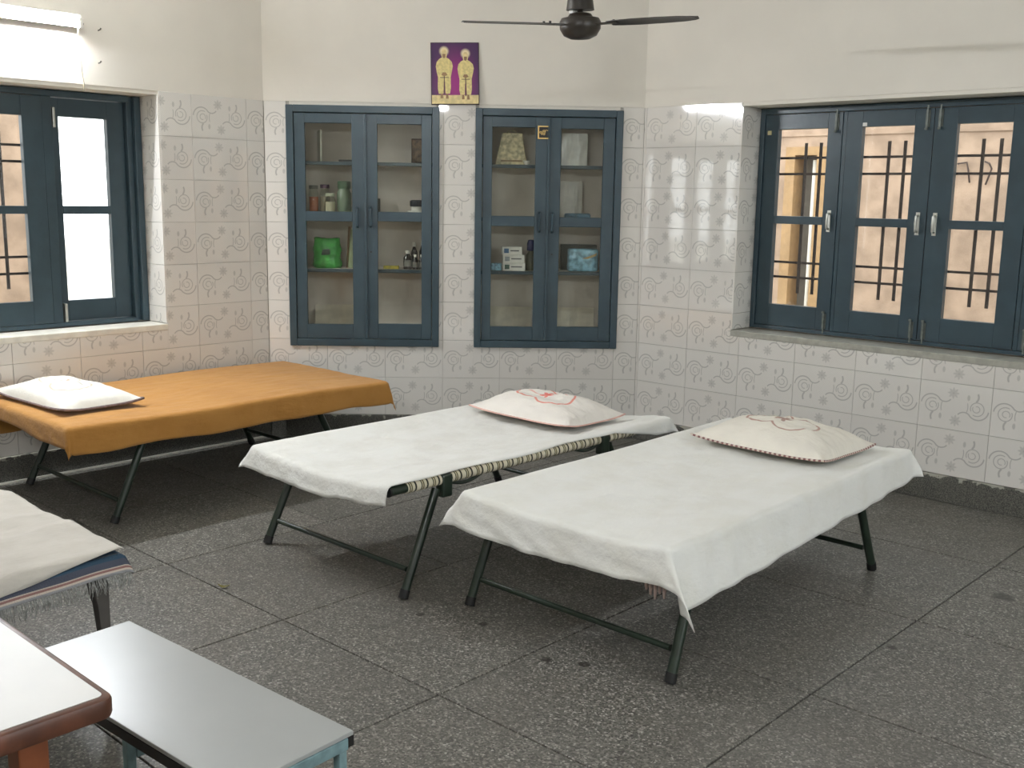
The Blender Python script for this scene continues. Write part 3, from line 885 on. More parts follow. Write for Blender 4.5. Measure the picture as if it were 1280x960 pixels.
# ------------------------------------------------------------------ folding beds
def arcpts(a, b, sag, n=8):
    a, b = Vector(a), Vector(b)
    return [a.lerp(b, i / n) + Vector((0, 0, -sag * math.sin(PI * i / n))) for i in range(n + 1)]
def folding_bed(mtx, W, L, zr, foot_f, foot_r, piv_f, piv_r, label, wrap=True, sag=.07):
    """local x across, y along, origin on the floor under the middle"""
    e = empty('folding_bed', mtx, label, 'bed', 'folding tube beds')
    hw, hl, r = W / 2, L / 2, .019
    c = .05
    for s in (-1, 1):
        MB().tube([(s * hw, -hl, zr), (s * hw, hl, zr)], r, 12).build('side_rail', 'green_tube', e, smooth='auto')
        for y in (-hl, hl):
            MB().tube([(s * hw, y - .004, zr), (s * hw, y + .004, zr)], r + .002, 12).build('end_cap', 'rubber', e, smooth='auto')
    for y in (-hl + .10, hl - .06):
        MB().tube(arcpts((-hw + r, y, zr - .010), (hw - r, y, zr - .010), sag, 12), .012, 10).build('cross_rail', 'green_tube', e, smooth='auto')
    for foot, piv, sg in ((foot_f, piv_f, -1), (foot_r, piv_r, 1)):
        for s in (-1, 1):
            x = s * hw; xf = s * (hw + .014); lt = piv + sg * .045
            lg = MB().tube([(x, lt, zr - .035), (xf, foot, .028)], .0185, 12).build('leg', 'green_tube', e, smooth='auto')
            dy = (foot - lt) / (zr - .063)
            MB().tube([(xf, foot - dy * .008, .036), (xf, foot, .028), (xf, foot + dy * .02, .004)], [.0202, .0202, .0206], 12).build('rubber_foot', 'rubber', lg, smooth='auto')
            MB().box(x - .0235, x + .0235, piv - .028, piv + .028, zr - .075, zr + .0215).build('bracket', 'green_tube', e, bevel=.008)
        t = .20
        y, z = foot + (lt - foot) * t, .028 + (zr - .063) * t
        MB().tube([(-hw + .014, y, z), (hw - .014, y, z)], .0115, 10).build('leg_stretcher', 'green_tube', e, smooth='auto')
        for s in (-1, 1):
            y2 = piv - sg * .22
            MB().tube(arcpts((s * hw, piv - sg * .03, zr - .02), (s * hw, y2, zr - .014), .02), .008, 8).build('brace', 'green_tube', e, smooth='auto')
    # woven bed of webbing, sagging between the rails
    def top(u, v):
        x = (u * 2 - 1) * (hw - .004); y = (v * 2 - 1) * (hl - .10)
        return (x, y, zr + .010 - (sag + .0) * .85 * (1 - (x / hw) ** 2))
    MB().grid(top, 12, 20).build('webbing', 'webbing', e, smooth=True)
    if wrap:
        segs = [(-hl + .085, piv_f - .03), (piv_f + .03, piv_r - .03), (piv_r + .03, hl - .06)]
        for s in (-1, 1):
            for a, b in segs:
                MB().tube([(s * hw, a, zr), (s * hw, b, zr)], r + .0035, 14).build('webbing_wrap', 'webbing', e, smooth='auto')
    return e

def nz(x, y, z=0.): return noise.noise(Vector((x, y, z)))
def drape(name, mtx, rect, ztop, corners, mat_, label, cat, seed=0., flare=.16, amp=.006, rip=.012, ripk=26., nu=90, nv=140, hem=.012, thick=.0022, uvend=None, group=None, r=.022, extra=None, cb=(.45, .12)):
    """cloth laid flat as the quad FL,FR,RR,RL and folded down round the edges of rect (x0,x1,y0,y1)"""
    x0, x1, y0, y1 = rect
    A, B, C, Dd = [Vector((c[0], c[1])) for c in corners]
    uv = []
    def fn(u, v):
        eu = min(u, 1 - u); ev = min(v, 1 - v)
        hu = hem * nz(v * 6 + seed, 3.1, seed) * max(0, 1 - eu * 8) * (1 if u > .5 else -1)
        hv = hem * nz(u * 5 + seed, 7.7, seed) * max(0, 1 - ev * 8) * (1 if v > .5 else -1)
        P = (A * (1 - u) + B * u) * (1 - v) + (Dd * (1 - u) + C * u) * v
        P = P + Vector((hu, hv))
        if extra: P.x += extra(u, v)
        c = Vector((min(max(P.x, x0), x1), min(max(P.y, y0), y1)))
        d = P - c; dist = d.length
        z = ztop(c.x, c.y)
        w = amp * (nz(c.x * 4 + c.y * 2 + seed, c.y * 2.2, seed) + .55 * nz(c.x * 11, c.y * 5 + seed, 2 + seed) + .3 * nz(c.x * 21 + seed, c.y * 16, 5))
        crease = amp * 1.1 * max(0., 1 - abs(nz(c.x * 2.6 + c.y * 1.1 + seed, c.y * .9 - c.x * .6, 9 + seed)) * 7)
        ed = 1 - min(1., abs((c.x - (x0 + x1) / 2) / ((x1 - x0) / 2))) ** 6 * .85
        z += (w + crease * .5) * ed
        off = 0.; dz = 0.
        if dist > 1e-6:
            n = d / dist
            q4 = r * PI / 2
            if dist < q4:
                an = dist / r; off = r * math.sin(an); dz = r * (1 - math.cos(an))
            else:
                k = dist - q4
                al = math.atan2(d.y, d.x) * (dist * .5 + .05) * 4 + (c.x + c.y)
                rp = rip * math.sin(al * ripk + 3 * nz(c.x * 3 + seed, c.y * 3, 1)) * min(1, k / .08) * (.5 + .5 * nz(c.x * 4, c.y * 4, seed) + .3)
                off = r + k * flare + rp; dz = r + k * math.sqrt(max(.1, 1 - flare * flare))
            s2t = abs(2 * n.x * n.y) * max(0., dist - r * PI / 2)
            c = c + Vector((n.x * off + math.copysign(s2t * cb[0], n.x), n.y * off + math.copysign(s2t * cb[1], n.y)))
            dz *= 1 - .12 * abs(2 * n.x * n.y)
        return (c.x, c.y, z - dz)
    m = MB().grid(fn, nu, nv)
    o = m.build(name, mat_, smooth=True)
    o.matrix_world = mtx
    if uvend is not None:
        me = o.data; l = me.uv_layers.new(name='UVMap')
        for lp in me.loops:
            i = lp.vertex_index; u = (i % (nu + 1)) / nu; v = (i // (nu + 1)) / nv
            l.data[lp.index].uv = uvend(u, v)
    if thick:
        sd = o.modifiers.new('thickness', 'SOLIDIFY'); sd.thickness = thick; sd.offset = 1
    return tag(o, label, cat, group)

ZR = .448
# --- bed in the middle (rail and striped webbing showing)
B2 = T(-3.465, 3.485, 0)
folding_bed(B2, .91, 1.87, ZR, -.865, .645, -.64, .40, 'dark green folding tube bed with striped webbing rail, in the middle')
s2 = lambda x, y: ZR + .0265 - .050 * (1 - min(1, (x / .45) ** 2)) * (1 - .35 * (y / .95) ** 2)
drape('bed_sheet', B2, (-.458, .458, -.925, .925), s2, ((-.53, -1.035), (.470, -1.02), (.474, 1.04), (-.50, 1.03)), 'sheet_white2',
      'white cotton sheet with bare striped rail below, on the middle bed', 'sheet', seed=3.3, amp=.010, flare=.22, rip=.005, r=.026,  extra=lambda u, v: .075 * min(1, max(0, (v - .72) / .16)) * max(0, u - .6) / .4, group='white bed sheets')
# --- bed in front on the right
B3 = T(-2.288, 3.655, 0)
folding_bed(B3, .915, 1.87, ZR, -.90, .62, -.705, .40, 'dark green folding tube bed on the right, mostly covered by its white sheet')
s3 = lambda x, y: ZR + .029 - .022 * (1 - min(1, (x / .45) ** 2)) + .012 * max(0, y)
drape('bed_sheet', B3, (-.462, .462, -.938, .935), s3, ((-.56, -1.09), (.70, -1.07), (.60, .985), (-.485, .985)), 'sheet_white',
      'white cotton sheet hanging in a long corner on the right-hand bed', 'sheet', seed=8.1, amp=.0075, flare=.2, rip=.005, group='white bed sheets')
# pink blanket tassels peeping out below the front hem of that sheet
pe2 = empty('pink_blanket', B3 @ T(.34, -.905, ZR - .03), 'pinkish blanket corner with tassels below the right-hand bed sheet', 'blanket')
def pk(u, v):
    x = -.08 + u * .17; d = v * .095
    return (x, -.002 + .004 * math.sin(u * 19) + (0 if d > 0 else .02), .006 - d + .008 * math.sin(u * 14))
o = MB().grid(pk, 14, 6).build('cloth', 'pink_cloth', pe2, smooth=True); o.modifiers.new('thickness', 'SOLIDIFY').thickness = .003
for k in range(5):
    x = .02 + k * .018
    MB().tube([(x, -.002, -.085), (x + .003, -.004, -.105), (x + .002, -.002, -.120 - .012 * (k % 3))], [.005, .007, .004], 6).build('tassel', 'pink_cloth', pe2, smooth=True)

# --- bed along the left wall (orange)
B1 = T(-5.17, 2.985, 0)
folding_bed(B1, .93, 1.84, ZR - .012, -.72, .66, -.50, .44, 'dark green folding tube bed along the left wall under the orange sheet')
mt = MB().box(-.490, .515, -.93, .925, ZR + .012, ZR + .054).build('mattress', 'mattress', bevel=.012); mt.matrix_world = B1
tag(mt, 'thin mattress under the orange sheet by the left wall', 'mattress')
s1 = lambda x, y: ZR + .061 + .004 * math.sin(y * 5)
drape('bed_sheet', B1, (-.495, .52, -.935, .93), s1, ((-.73, -1.01), (.655, -1.06), (.665, 1.09), (-.60, .965)), 'sheet_orange',
      'orange cotton sheet draped over the bed along the left wall', 'sheet', seed=12.7, amp=.004, flare=.05, rip=.005, hem=.02, cb=(.15, .1))

# --- bed at the left edge, lying across
B4 = T(-3.93, 1.0, 0)
e4 = empty('cot_bed', B4, 'low cot with flared dark legs at the left edge of the view', 'bed')
MB().box(-.95, .93, -.44, .44, .425, .465).build('frame', 'black', e4, bevel=.006)
def flared_leg(parent, x, y, sx, sy):
    prof = [(0.0, .030), (.10, .030), (.22, .034), (.32, .042), (.39, .060), (.425, .066)]
    m = MB(); b = 0
    for z, w in prof:
        w2 = w * .55
        for a, c in ((0, 0), (w, 0), (w, w2 * 1.6), (0, w2 * 1.6)):
            m.v.append((x - sx * a, y - sy * c, z))
    for i in range(len(prof) - 1):
        for j in range(4): m.f.append((i * 4 + j, i * 4 + (j + 1) % 4, i * 4 + 4 + (j + 1) % 4, i * 4 + 4 + j))
    k = len(prof) * 4
    m.f += [(3, 2, 1, 0), (k - 4, k - 3, k - 2, k - 1)]
    return m.build('leg', 'leg_grey', parent, bevel=.002)
for x, sx in ((.93, 1), (-.94, -1)):
    for y, sy in ((.415, 1), (-.43, -1)): flared_leg(e4, x, y, sx, sy)
zb = lambda x, y: .470
def blu(u, v): return (max(0., (1 - u)) * 2.02, v)
bk = drape('striped_blanket', B4, (-.955, .935, -.45, .45), zb, ((-.98, -.48), (1.03, -.48), (1.0, .485), (-.98, .485)), 'blanket',
           'blue striped blanket with grey fringe under the white sheet at left', 'blanket', seed=4.4, amp=.003, flare=.45, rip=.004, hem=.006, uvend=blu, nu=200, nv=70)
# fringe
m = MB()
me = bk.data; nu_ = 200
edge = [me.vertices[j * (nu_ + 1) + nu_].co.copy() for j in range(71)]
random.seed(3)
for k in range(420):
    t = random.random() * 69.99; i = int(t); p = edge[i].lerp(edge[i + 1], t - i)
    l = random.uniform(.03, .055); dx, dy = random.uniform(-.006, .016), random.uniform(-.014, .014)
    m.tube([p + Vector((-.004, 0, .002)), p + Vector((dx * .5 + .004, dy * .4, -l * .5)), p + Vector((dx, dy, -l))], [.0016, .0013, .0007], 4, caps=False)
fr = m.build('fringe', 'fringe', bk); tag(fr, kind='stuff')
drape('bed_sheet', B4, (-.955, .93, -.45, .45), lambda x, y: .490, ((-.97, -.50), (1.10, -.50), (.935, .475), (-.97, .47)), 'sheet_grey',
      'white creased sheet on the fringed blanket at the left edge', 'sheet', seed=6.2, amp=.016, flare=.42, rip=.003, r=.028, nu=110, nv=70, group='white bed sheets')

# ------------------------------------------------------------------ pillows
def pillow(mtx, W, Dp, H, mat_, pip, label, seed, flange=0., pipr=.005, sag=0.):
    e = empty('pillow', mtx, label, 'pillow', 'embroidered pillows')
    n = 36
    def prof(a): return max(0., 1 - abs(a) ** 2.4) ** .5
    def pos(u, v, s):
        a, b = u * 2 - 1, v * 2 - 1
        x = a * W / 2 * (1 - .055 * (1 - b * b)); y = b * Dp / 2 * (1 - .075 * (1 - a * a))
        t = prof(a) * prof(b)
        wr = .16 * nz(a * 2.4 + seed, b * 2.4, seed) + .07 * nz(a * 7, b * 7 + seed, seed)
        base = .012 + .018 * (abs(a * b) ** 3)
        if s > 0: z = base + t * H * (.82 + wr) - sag * a
        else: z = base - t * .012
        return (x, y, z)
    m = MB().grid(lambda u, v: pos(u, v, 1), n, n)
    m.grid(lambda u, v: pos(u, v, -1), n, n)
    c = m.build('cushion', mat_, e, smooth=True)
    l = c.data.uv_layers.new(name='UVMap')
    k = (n + 1) ** 2
    for lp in c.data.loops:
        i = lp.vertex_index % k; l.data[lp.index].uv = ((i % (n + 1)) / n * 2 - 1, (i // (n + 1)) / n * 2 - 1)
    # material 'top' test uses object z, so keep the cushion origin below its seam
    ring = [(i / n, 0) for i in range(n)] + [(1, i / n) for i in range(n)] + [(1 - i / n, 1) for i in range(n)] + [(0, 1 - i / n) for i in range(n)]
    pts = [pos(u, v, 1) for u, v in ring]
    po = MB().tube(pts, pipr, 6, closed=True).build('piping', pip, e, smooth=True)
    l = po.data.uv_layers.new(name='UVMap')
    nr = len(ring)
    for p in po.data.polygons:
        seg = p.index // 6
        for li in p.loop_indices:
            rr = po.data.loops[li].vertex_index // 6
            l.data[li].uv = ((rr if not (seg == nr - 1 and rr == 0) else nr) / nr, 0)
    return e
pillow(T(-2.265, 4.245, ZR + .037) @ RZ(math.radians(-2)), .67, .46, .135, 'pillow_a', 'piping_dash',
       'white pillow with dashed piping on the right-hand bed', 1.2)
pillow(T(-3.50, 4.03, ZR + .018) @ RZ(math.radians(-1)), .70, .43, .125, 'pillow_b', 'piping_pink',
       'white pillow with red-pink embroidery on the middle bed', 5.6, pipr=.004)
pillow(T(-5.25, 2.31, ZR + .073) @ RZ(math.radians(3)), .74, .42, .105, 'pillow_c', 'piping_grey',
       'crumpled white pillow with grey underside on the orange sheet', 9.4, pipr=.007)

# ------------------------------------------------------------------ bench and table in the left foreground
BE = T(-2.085, 1.118, 0) @ RZ(math.radians(3.4))
be = empty('low_bench', BE, 'low bench with pale grey laminate top and teal metal frame', 'bench')
bl, bw, bz = .885, .31, .452
MB().box(-bl / 2, bl / 2, -bw / 2, bw / 2, bz - .010, bz).build('laminate_top', 'laminate', be, bevel=.0015)
for y in (-bw / 2 - .001, bw / 2 - .014):
    MB().box(-bl / 2, bl / 2, y, y + .015, bz - .034, bz - .011).build('side_apron', 'black', be)
for x in (bl / 2 - .02, -bl / 2 - .001):
    MB().box(x, x + .021, -bw / 2 + .015, bw / 2 - .015, bz - .038, bz - .011).build('end_apron', 'bench_metal', be, bevel=.002)
for x in (-bl / 2 + .012, bl / 2 - .012):
    for y in (-bw / 2 + .028, bw / 2 - .028):
        MB().box(x - .0105, x + .0105, y - .0105, y + .0105, 0, bz - .039).build('leg', 'bench_metal', be, bevel=.002)
for x in (-bl / 2 + .012, bl / 2 - .012):
    MB().box(x - .01, x + .01, -bw / 2 + .041, bw / 2 - .041, bz - .10, bz - .08).build('stretcher', 'bench_metal', be, bevel=.002)
# a middle leg pair seen below the near edge
xm = -bl / 2 + .47
for y in (-bw / 2 + .028, bw / 2 - .028):
    MB().box(xm - .0105, xm + .0105, y - .0105, y + .0105, 0, bz - .039).build('leg', 'bench_metal', be, bevel=.002)
MB().box(xm - .01, xm + .01, -bw / 2 + .041, bw / 2 - .041, bz - .10, bz - .08).build('stretcher', 'bench_metal', be, bevel=.002)

TX1, TY1, TZ = -1.587, .752, .75
TA = T(TX1, TY1, 0)
te = empty('wooden_table', TA, 'white-topped table with brown wooden edging in the bottom left corner', 'table')
tw, td = 1.2, .62
def rounded_slab(x0, x1, y0, y1, z0, z1, rad):
    pts = []
    for cx, cy, a0 in ((x1 - rad, y1 - rad, 0), (x0 + rad, y1 - rad, 90), (x0 + rad, y0 + rad, 180), (x1 - rad, y0 + rad, 270)):
        for k in range(7): a = math.radians(a0 + k * 15); pts.append((cx + rad * math.cos(a), cy + rad * math.sin(a)))
    m = MB(); n = len(pts)
    m.v = [(x, y, z0) for x, y in pts] + [(x, y, z1) for x, y in pts]
    m.f = [tuple(reversed(range(n))), tuple(range(n, 2 * n))] + [(t, (t + 1) % n, n + (t + 1) % n, n + t) for t in range(n)]
    return m
rounded_slab(-tw, 0, -td, 0, TZ - .038, TZ, .024).build('edging', 'table_edge', te, bevel=.008, smooth='auto')
rounded_slab(-tw + .015, -.015, -td + .015, -.015, TZ - .0005, TZ + .0012, .012).build('laminate_top', 'laminate_w', te)
MB().box(-tw + .10, -.10, -.115, -.095, TZ - .12, TZ - .039).box(-tw + .10, -.10, -td + .095, -td + .115, TZ - .12, TZ - .039).build('apron', 'table_edge', te, bevel=.002)
for x in (-.115, -tw + .115):
    for y in (-.105, -td + .105):
        MB().box(x - .025, x + .025, y - .025, y + .025, 0, TZ - .039).build('leg', 'table_leg', te, bevel=.003)

# dry leaf on the floor
o = MB().grid(lambda u, v: ((u - .5) * .05, (v - .5) * .022 * math.sin(PI * min(max(u, .04), .96)), .004 + .010 * (u - .5) ** 2 * 4 + .004 * abs(v - .5)), 8, 4).build('fallen_leaf', simple('dry_green_leaf', (112, 106, 44), .7), smooth=True)
o.matrix_world = T(-3.594, 2.174, 0) @ RZ(.7); o.modifiers.new('t', 'SOLIDIFY').thickness = .001
tag(o, 'small dry green leaf lying on the terrazzo floor', 'leaf')

# ------------------------------------------------------------------ things in the cupboards (u along the wall, d into the cupboard, z)
def onshelf(name, u, d, z, label, cat, rz=0., group=None):
    return empty(name, FB @ T(u, d, z + .001) @ RZ(rz), label, cat, group)
SH = {'top': 1.782, 'mid': 1.442, 'low': 1.098, 'floor': .646}
glassy = glass_mat('clear_jar_glass', (.90, .92, .88, 1), 1.6)
greeng = simple('green_jar_plastic', (70, 96, 72), .3)
def jar(u, d, z, R, H, label, body, fill=None, lid=None, lidh=.03):
    e = onshelf('jar', u, d, z, label, 'jar', group='jars in the left cupboard')
    MB().lathe([(R * .9, 0), (R, .01), (R, H * .82), (R * .8, H * .92), (R * .78, H)], n=20).build('body', body, e, smooth='auto')
    if fill: MB().lathe([(R * .86, .006), (R * .9, .02), (R * .9, H * .7)], n=16).build('contents', fill, e, smooth='auto')
    if lid: MB().lathe([(R * .88, H), (R * .9, H + .004), (R * .9, H + lidh), (R * .8, H + lidh + .003)], n=20).build('lid', lid, e, smooth='auto')
    return e
jar(.285, .13, SH['mid'], .032, .165, 'narrow jar of orange-brown spice on the left cupboard shelf', glassy, simple('orange_spice', (176, 92, 52), .7), simple('grey_lid', (110, 108, 100), .5), .02)
jar(.352, .17, SH['mid'], .034, .17, 'clear jar with dark purple lid on the left cupboard shelf', glassy, simple('beige_grain', (182, 168, 146), .7), simple('purple_lid', (70, 40, 66), .4), .022)
jar(.396, .10, SH['mid'], .034, .12, 'short clear jar of pale grain beside the green jar', glassy, simple('pale_grain', (206, 196, 170), .7), simple('clear_lid', (180, 186, 160), .3), .016)
jar(.482, .13, SH['mid'], .047, .17, 'wide green-lidded jar on the left cupboard shelf', simple('smoky_green_glass', (112, 128, 108), .2), None, greeng, .045)
# steel bowl with dark pot
e = onshelf('lidded_pot', .95, .14, SH['mid'], 'white dish with a black-lidded pot on the cupboard shelf', 'pot')
MB().lathe([(.03, 0), (.062, .012), (.064, .03), (.055, .034)], n=20).build('dish', 'white_plastic', e, smooth='auto')
MB().lathe([(.034, .035), (.036, .06), (.036, .062)], n=18).build('pot', 'white_plastic', e, smooth='auto')
MB().lathe([(.042, .062), (.044, .07), (.044, .098), (.03, .104)], n=18).build('lid', simple('black_blue_lid', (36, 38, 52), .4), e, smooth='auto')
# small dark angled box at the left of the right door
o = MB().box(-.025, .025, -.02, .02, 0, .11).build('small_box', simple('dark_olive_card', (58, 56, 42), .6), bevel=.003); o.matrix_world = FB @ T(.685, .16, SH['mid'] + .001) @ RZ(.3)
tag(o, 'small dark olive box behind the centre stile of the left cupboard', 'box')
# framed photo on the top shelf
e = onshelf('photo_frame', .965, .24, SH['top'], 'small brown photo frame leaning on the top cupboard shelf', 'picture frame', -.35)
MB().box(-.06, .06, 0, .012, 0, .16).build('frame', simple('dark_brown_frame', (74, 54, 42), .5), e, bevel=.003)
MB().box(-.05, .05, -.002, .001, .01, .15).build('photo', simple('brown_photo', (128, 104, 84), .4, var=.5, scale=30), e)
# glass panel standing on top shelf
o = MB().box(-.006, .006, -.09, .09, 0, .20).build('pale_panel', simple('pale_panel', (196, 194, 182), .4), bevel=.002); o.matrix_world = FB @ T(.315, .22, SH['top'] + .001) @ RZ(.25)
tag(o, 'pale upright panel on the top shelf of the left cupboard', 'panel')
o = MB().box(-.045, .045, -.02, .02, 0, .012).build('comb_case', 'black', bevel=.003); o.matrix_world = FB @ T(.50, .10, SH['top'] + .001)
tag(o, 'flat black case on the top shelf edge of the left cupboard', 'case')
# green plastic bag
def bag(u, v):
    a, b = u * 2 * PI, v
    rx = .095 * (1 - .10 * b) * (1 + .10 * nz(math.cos(a) * 2, math.sin(a) * 2, b * 4)); ry = .07 * (1 - .55 * b * b) * (1 + .15 * nz(math.cos(a) * 3, math.sin(a) * 3, b * 5 + 3))
    if v in (0.,): rx *= .9; ry *= .9
    return (math.cos(a) * rx, math.sin(a) * ry, b * .195 + .008 * nz(a, b * 6, 2))
m = MB().grid(bag, 32, 12); n_ = 33
m.f.append(tuple(reversed(range(32)))); m.f.append(tuple(12 * n_ + i for i in range(32)))
e = onshelf('plastic_bag', .362, .16, SH['low'], 'crumpled bright green plastic bag on the left cupboard shelf', 'bag')
MB_green = mat('green_plastic', srgb(58, 150, 62), .22, var=.35, scale=22, bmp=.5, bscale=30); m.build('bag', MB_green, e, smooth=True)
MB().prism([(-.028, .085), (.03, .09), (.026, .125), (-.02, .122)], -.0735, -.066).build('printed_patch', simple('dark_print', (40, 62, 44), .3, var=.5, scale=60), e)
e = onshelf('paper_roll', .520, .16, SH['low'], 'brown stick and pale rolled papers beside the green bag', 'paper roll')
MB().tube([(0, 0, 0), (.012, .02, .25)], [.022, .018], 12).build('roll', simple('pale_green_paper', (150, 160, 124), .6), e, smooth='auto')
MB().tube([(-.028, .03, 0), (-.012, .03, .27)], .01, 8).build('stick', simple('brown_stick', (120, 92, 62), .6), e, smooth='auto')
# dark bottles with white caps
bt = simple('dark_bottle_glass', (38, 32, 30), .2)
names = ('tallest dark bottle with white cap on the cupboard shelf', 'short dark white-capped bottle next to the tallest one', 'short dark white-capped bottle nearest the cupboard side',
         'dark bottle behind, second row, with high white cap', 'dark bottle at the very back with white cap nearest the side')
for (u, d, R, H), lb in zip(((.893, .12, .028, .12), (.944, .11, .019, .095), (.985, .12, .019, .095), (.93, .22, .022, .17), (.985, .23, .022, .18)), names):
    e = onshelf('medicine_bottle', u, d, SH['low'], lb, 'bottle', group='dark medicine bottles')
    MB().lathe([(R * .92, 0), (R, .006), (R, H * .62), (R * .45, H * .8), (R * .42, H * .86)], n=16).build('body', bt, e, smooth='auto')
    MB().lathe([(R * .5, H * .84), (R * .52, H * .86), (R * .52, H), (R * .44, H * 1.01)], n=14).build('cap', 'white_plastic', e, smooth='auto')
    if H < .13: MB().lathe([(R * 1.02, H * .15), (R * 1.02, H * .5)], n=16).build('paper_label', simple('grey_label', (120, 118, 112), .6), e, smooth='auto')
o = MB().box(-.05, .05, -.03, .03, 0, .02).build('flat_box', simple('yellow_card', (190, 176, 60), .6, var=.3, scale=50), bevel=.002); o.matrix_world = FB @ T(.785, .13, SH['low'] + .001)
tag(o, 'flat yellow box on the cupboard shelf beside the bottles', 'box')
# bottom of left cupboard
def heap(R, H, s):
    return lambda u, v: (math.cos(u * 2 * PI) * R * (1 - v) * (1 + .25 * nz(math.cos(u * 6.28) * 2 + s, math.sin(u * 6.28) * 2, s)), math.sin(u * 2 * PI) * R * .7 * (1 - v) * (1 + .25 * nz(math.cos(u * 6.28) * 2, math.sin(u * 6.28) * 2, s)), H * math.sin(v * PI / 2) * (1 + .3 * nz(u * 5, v * 4, s)))
FLR = .647
e = MB().grid(heap(.068, .05, 2), 24, 8).build('red_cloth', simple('red_cloth_mat', (190, 44, 44), .8, var=.3), smooth=True); e.matrix_world = FB @ T(.465, .14, FLR); tag(e, 'crumpled red cloth at the bottom of the left cupboard', 'cloth')
e = MB().grid(heap(.042, .04, 5), 24, 8).build('foil_packet', simple('silver_foil', (170, 170, 168), .3, metal=.5), smooth=True); e.matrix_world = FB @ T(.85, .14, FLR); tag(e, 'crumpled silver packet at the bottom of the left cupboard', 'packet')
e = MB().grid(heap(.045, .045, 9), 24, 8).build('dark_cloth', simple('dark_cloth_mat', (66, 70, 84), .8), smooth=True); e.matrix_world = FB @ T(.96, .15, FLR); tag(e, 'dark grey cloth lump at the bottom of the left cupboard', 'cloth')
for (u, w, nm, lb) in ((.40, .29, 'paper_sheet', 'white paper sheet leaning inside the left cupboard bottom'), (1.57, .30, 'paper_sheet', 'white card leaning inside the right cupboard bottom, left side'), (2.0, .30, 'paper_sheet', 'white card leaning inside the right cupboard bottom, right side')):
    o = MB().box(-w / 2, w / 2, 0, .002, 0, .20).build(nm, simple('white_card', (212, 204, 186), .7)); o.matrix_world = FB @ T(u, .27, FLR) @ Matrix.Rotation(-.3, 4, 'X')
    tag(o, lb, 'paper', 'papers in the cupboards')
# right cupboard
e = onshelf('gift_bag', 1.565, .17, SH['top'], 'cream patterned gift bag on the top shelf of the right cupboard', 'bag')
crm = simple('cream_print', (204, 192, 158), .6, var=.38, scale=34)
MB().prism([(-.105, 0), (.105, 0), (.085, .09), (.07, .20), (-.06, .20), (-.085, .09)], -.035, .035).build('bag', crm, e, bevel=.004)
MB().box(-.07, .07, -.0362, -.0352, .018, .030).build('printed_border', simple('brown_print', (140, 118, 90), .6), e)
MB().tube([(-.03, -.03, .20), (-.02, -.03, .215), (.02, -.03, .215), (.03, -.03, .20)], .003, 6).build('handle', crm, e)
e = onshelf('small_bowl', 1.665, .12, SH['top'], 'tiny white bowl beside the cream gift bag', 'bowl')
MB().lathe([(.012, 0), (.022, .012), (.025, .026), (.022, .026)], n=16).build('bowl', 'white_plastic', e, smooth='auto')
e = onshelf('plastic_packet', 1.975, .17, SH['top'], 'tall white plastic packet on the top shelf of the right cupboard', 'packet')
MB().grid(lambda u, v: ((u - .5) * .17, -.02 - .03 * math.sin(PI * u) + .006 * nz(u * 14, v * 3), v * .205), 20, 10).grid(lambda u, v: ((.5 - u) * .17, .02, v * .205), 4, 4).build('packet', simple('white_film', (206, 204, 198), .25, bmp=.4, bscale=25), e, smooth=True)
e = onshelf('tall_packet', 1.965, .225, SH['mid'], 'tall translucent white packet on the middle shelf of the right cupboard', 'packet')
MB().grid(lambda u, v: ((u - .5) * .15, -.02 - .03 * math.sin(PI * u) + .006 * nz(u * 14 + 3, v * 3), v * .24), 20, 10).grid(lambda u, v: ((.5 - u) * .15, .02, v * .24), 4, 4).build('packet', simple('grey_film', (176, 172, 164), .3, bmp=.4, bscale=25), e, smooth=True)
o = MB().box(-.085, .085, -.036, .036, 0, .035).build('blue_packet', simple('blue_film', (66, 100, 120), .3, var=.4, scale=30, bmp=.4), bevel=.01); o.matrix_world = FB @ T(2.0, .108, SH['mid'] + .001)
tag(o, 'flat blue packet lying on the middle shelf of the right cupboard', 'packet')
bx = simple('white_box_card', (222, 220, 214), .5)
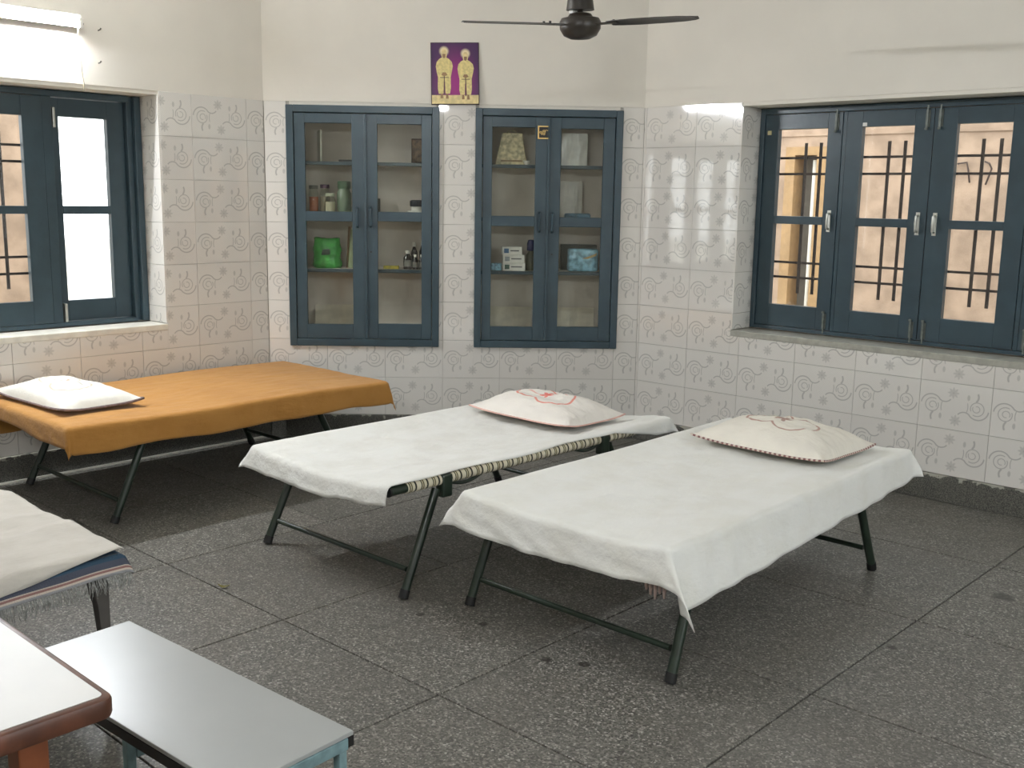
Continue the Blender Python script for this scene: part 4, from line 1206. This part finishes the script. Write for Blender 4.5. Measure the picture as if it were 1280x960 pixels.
for k, (u, w, lb) in enumerate(((1.592, .148, 'bottom white box of the stack of three in the right cupboard'), (1.588, .142, 'middle white box of the stack of three in the right cupboard'), (1.575, .132, 'top white box of the stack of three in the right cupboard'))):
    e = onshelf('medicine_box', u, .13, SH['low'] + k * .0525, lb, 'box', group='stacked white medicine boxes', rz=.04 * (k - 1))
    MB().box(-w / 2, w / 2, -.04, .04, 0, .052).build('carton', bx, e, bevel=.0015)
    MB().box(-w / 2 + .014, -w / 2 + .045, -.0412, -.0395, .010, .040).build('printed_square', simple('print_a%d' % k, ((66, 96, 84), (150, 156, 160), (78, 112, 150))[k], .5), e)
    MB().box(-w / 2 + .055, w / 2 - .02, -.0412, -.0395, .022, .030).build('printed_line', simple('grey_print', (110, 110, 112), .5), e)
o = MB().box(-.035, .035, -.03, .03, 0, .048).build('patterned_packet', simple('blue_white_print', (120, 160, 180), .4, var=.5, scale=70), bevel=.006); o.matrix_world = FB @ T(1.475, .12, SH['low'] + .001)
tag(o, 'small blue-white patterned packet left of the stacked boxes', 'packet')
e = onshelf('pump_bottle', 1.703, .15, SH['low'], 'bottle with dark blue cap right of the stacked boxes', 'bottle')
MB().lathe([(.03, 0), (.032, .01), (.032, .10), (.018, .125), (.016, .135)], n=18).build('body', simple('olive_bottle', (86, 88, 70), .3), e, smooth='auto')
MB().lathe([(.024, .13), (.027, .135), (.027, .175), (.018, .20), (.01, .202)], n=16).build('cap', simple('navy_cap', (40, 44, 96), .4), e, smooth='auto')
wrapm = mat('pale_blue_wrapping', srgb(132, 176, 196), .18, var=.45, scale=26, bmp=.5, bscale=30)
e = onshelf('wrapped_packet', 2.045, .13, SH['low'], 'pale blue plastic-wrapped packet in the right cupboard', 'packet')
MB().box(-.10, .10, -.045, .045, 0, .15).build('packet', wrapm, e, bevel=.016, smooth='auto')
MB().prism([(-.01, .085), (.06, .11), (.09, .125), (.085, .105), (.03, .085)], -.0465, -.044).build('printed_band', simple('tan_print', (176, 150, 96), .3), e)
o = MB().box(-.12, .12, -.03, .03, 0, .17).build('dark_box', simple('dark_green_card', (62, 66, 58), .6), bevel=.003); o.matrix_world = FB @ T(2.03, .26, SH['low'] + .001)
tag(o, 'dark green box behind the pale blue packet', 'box')
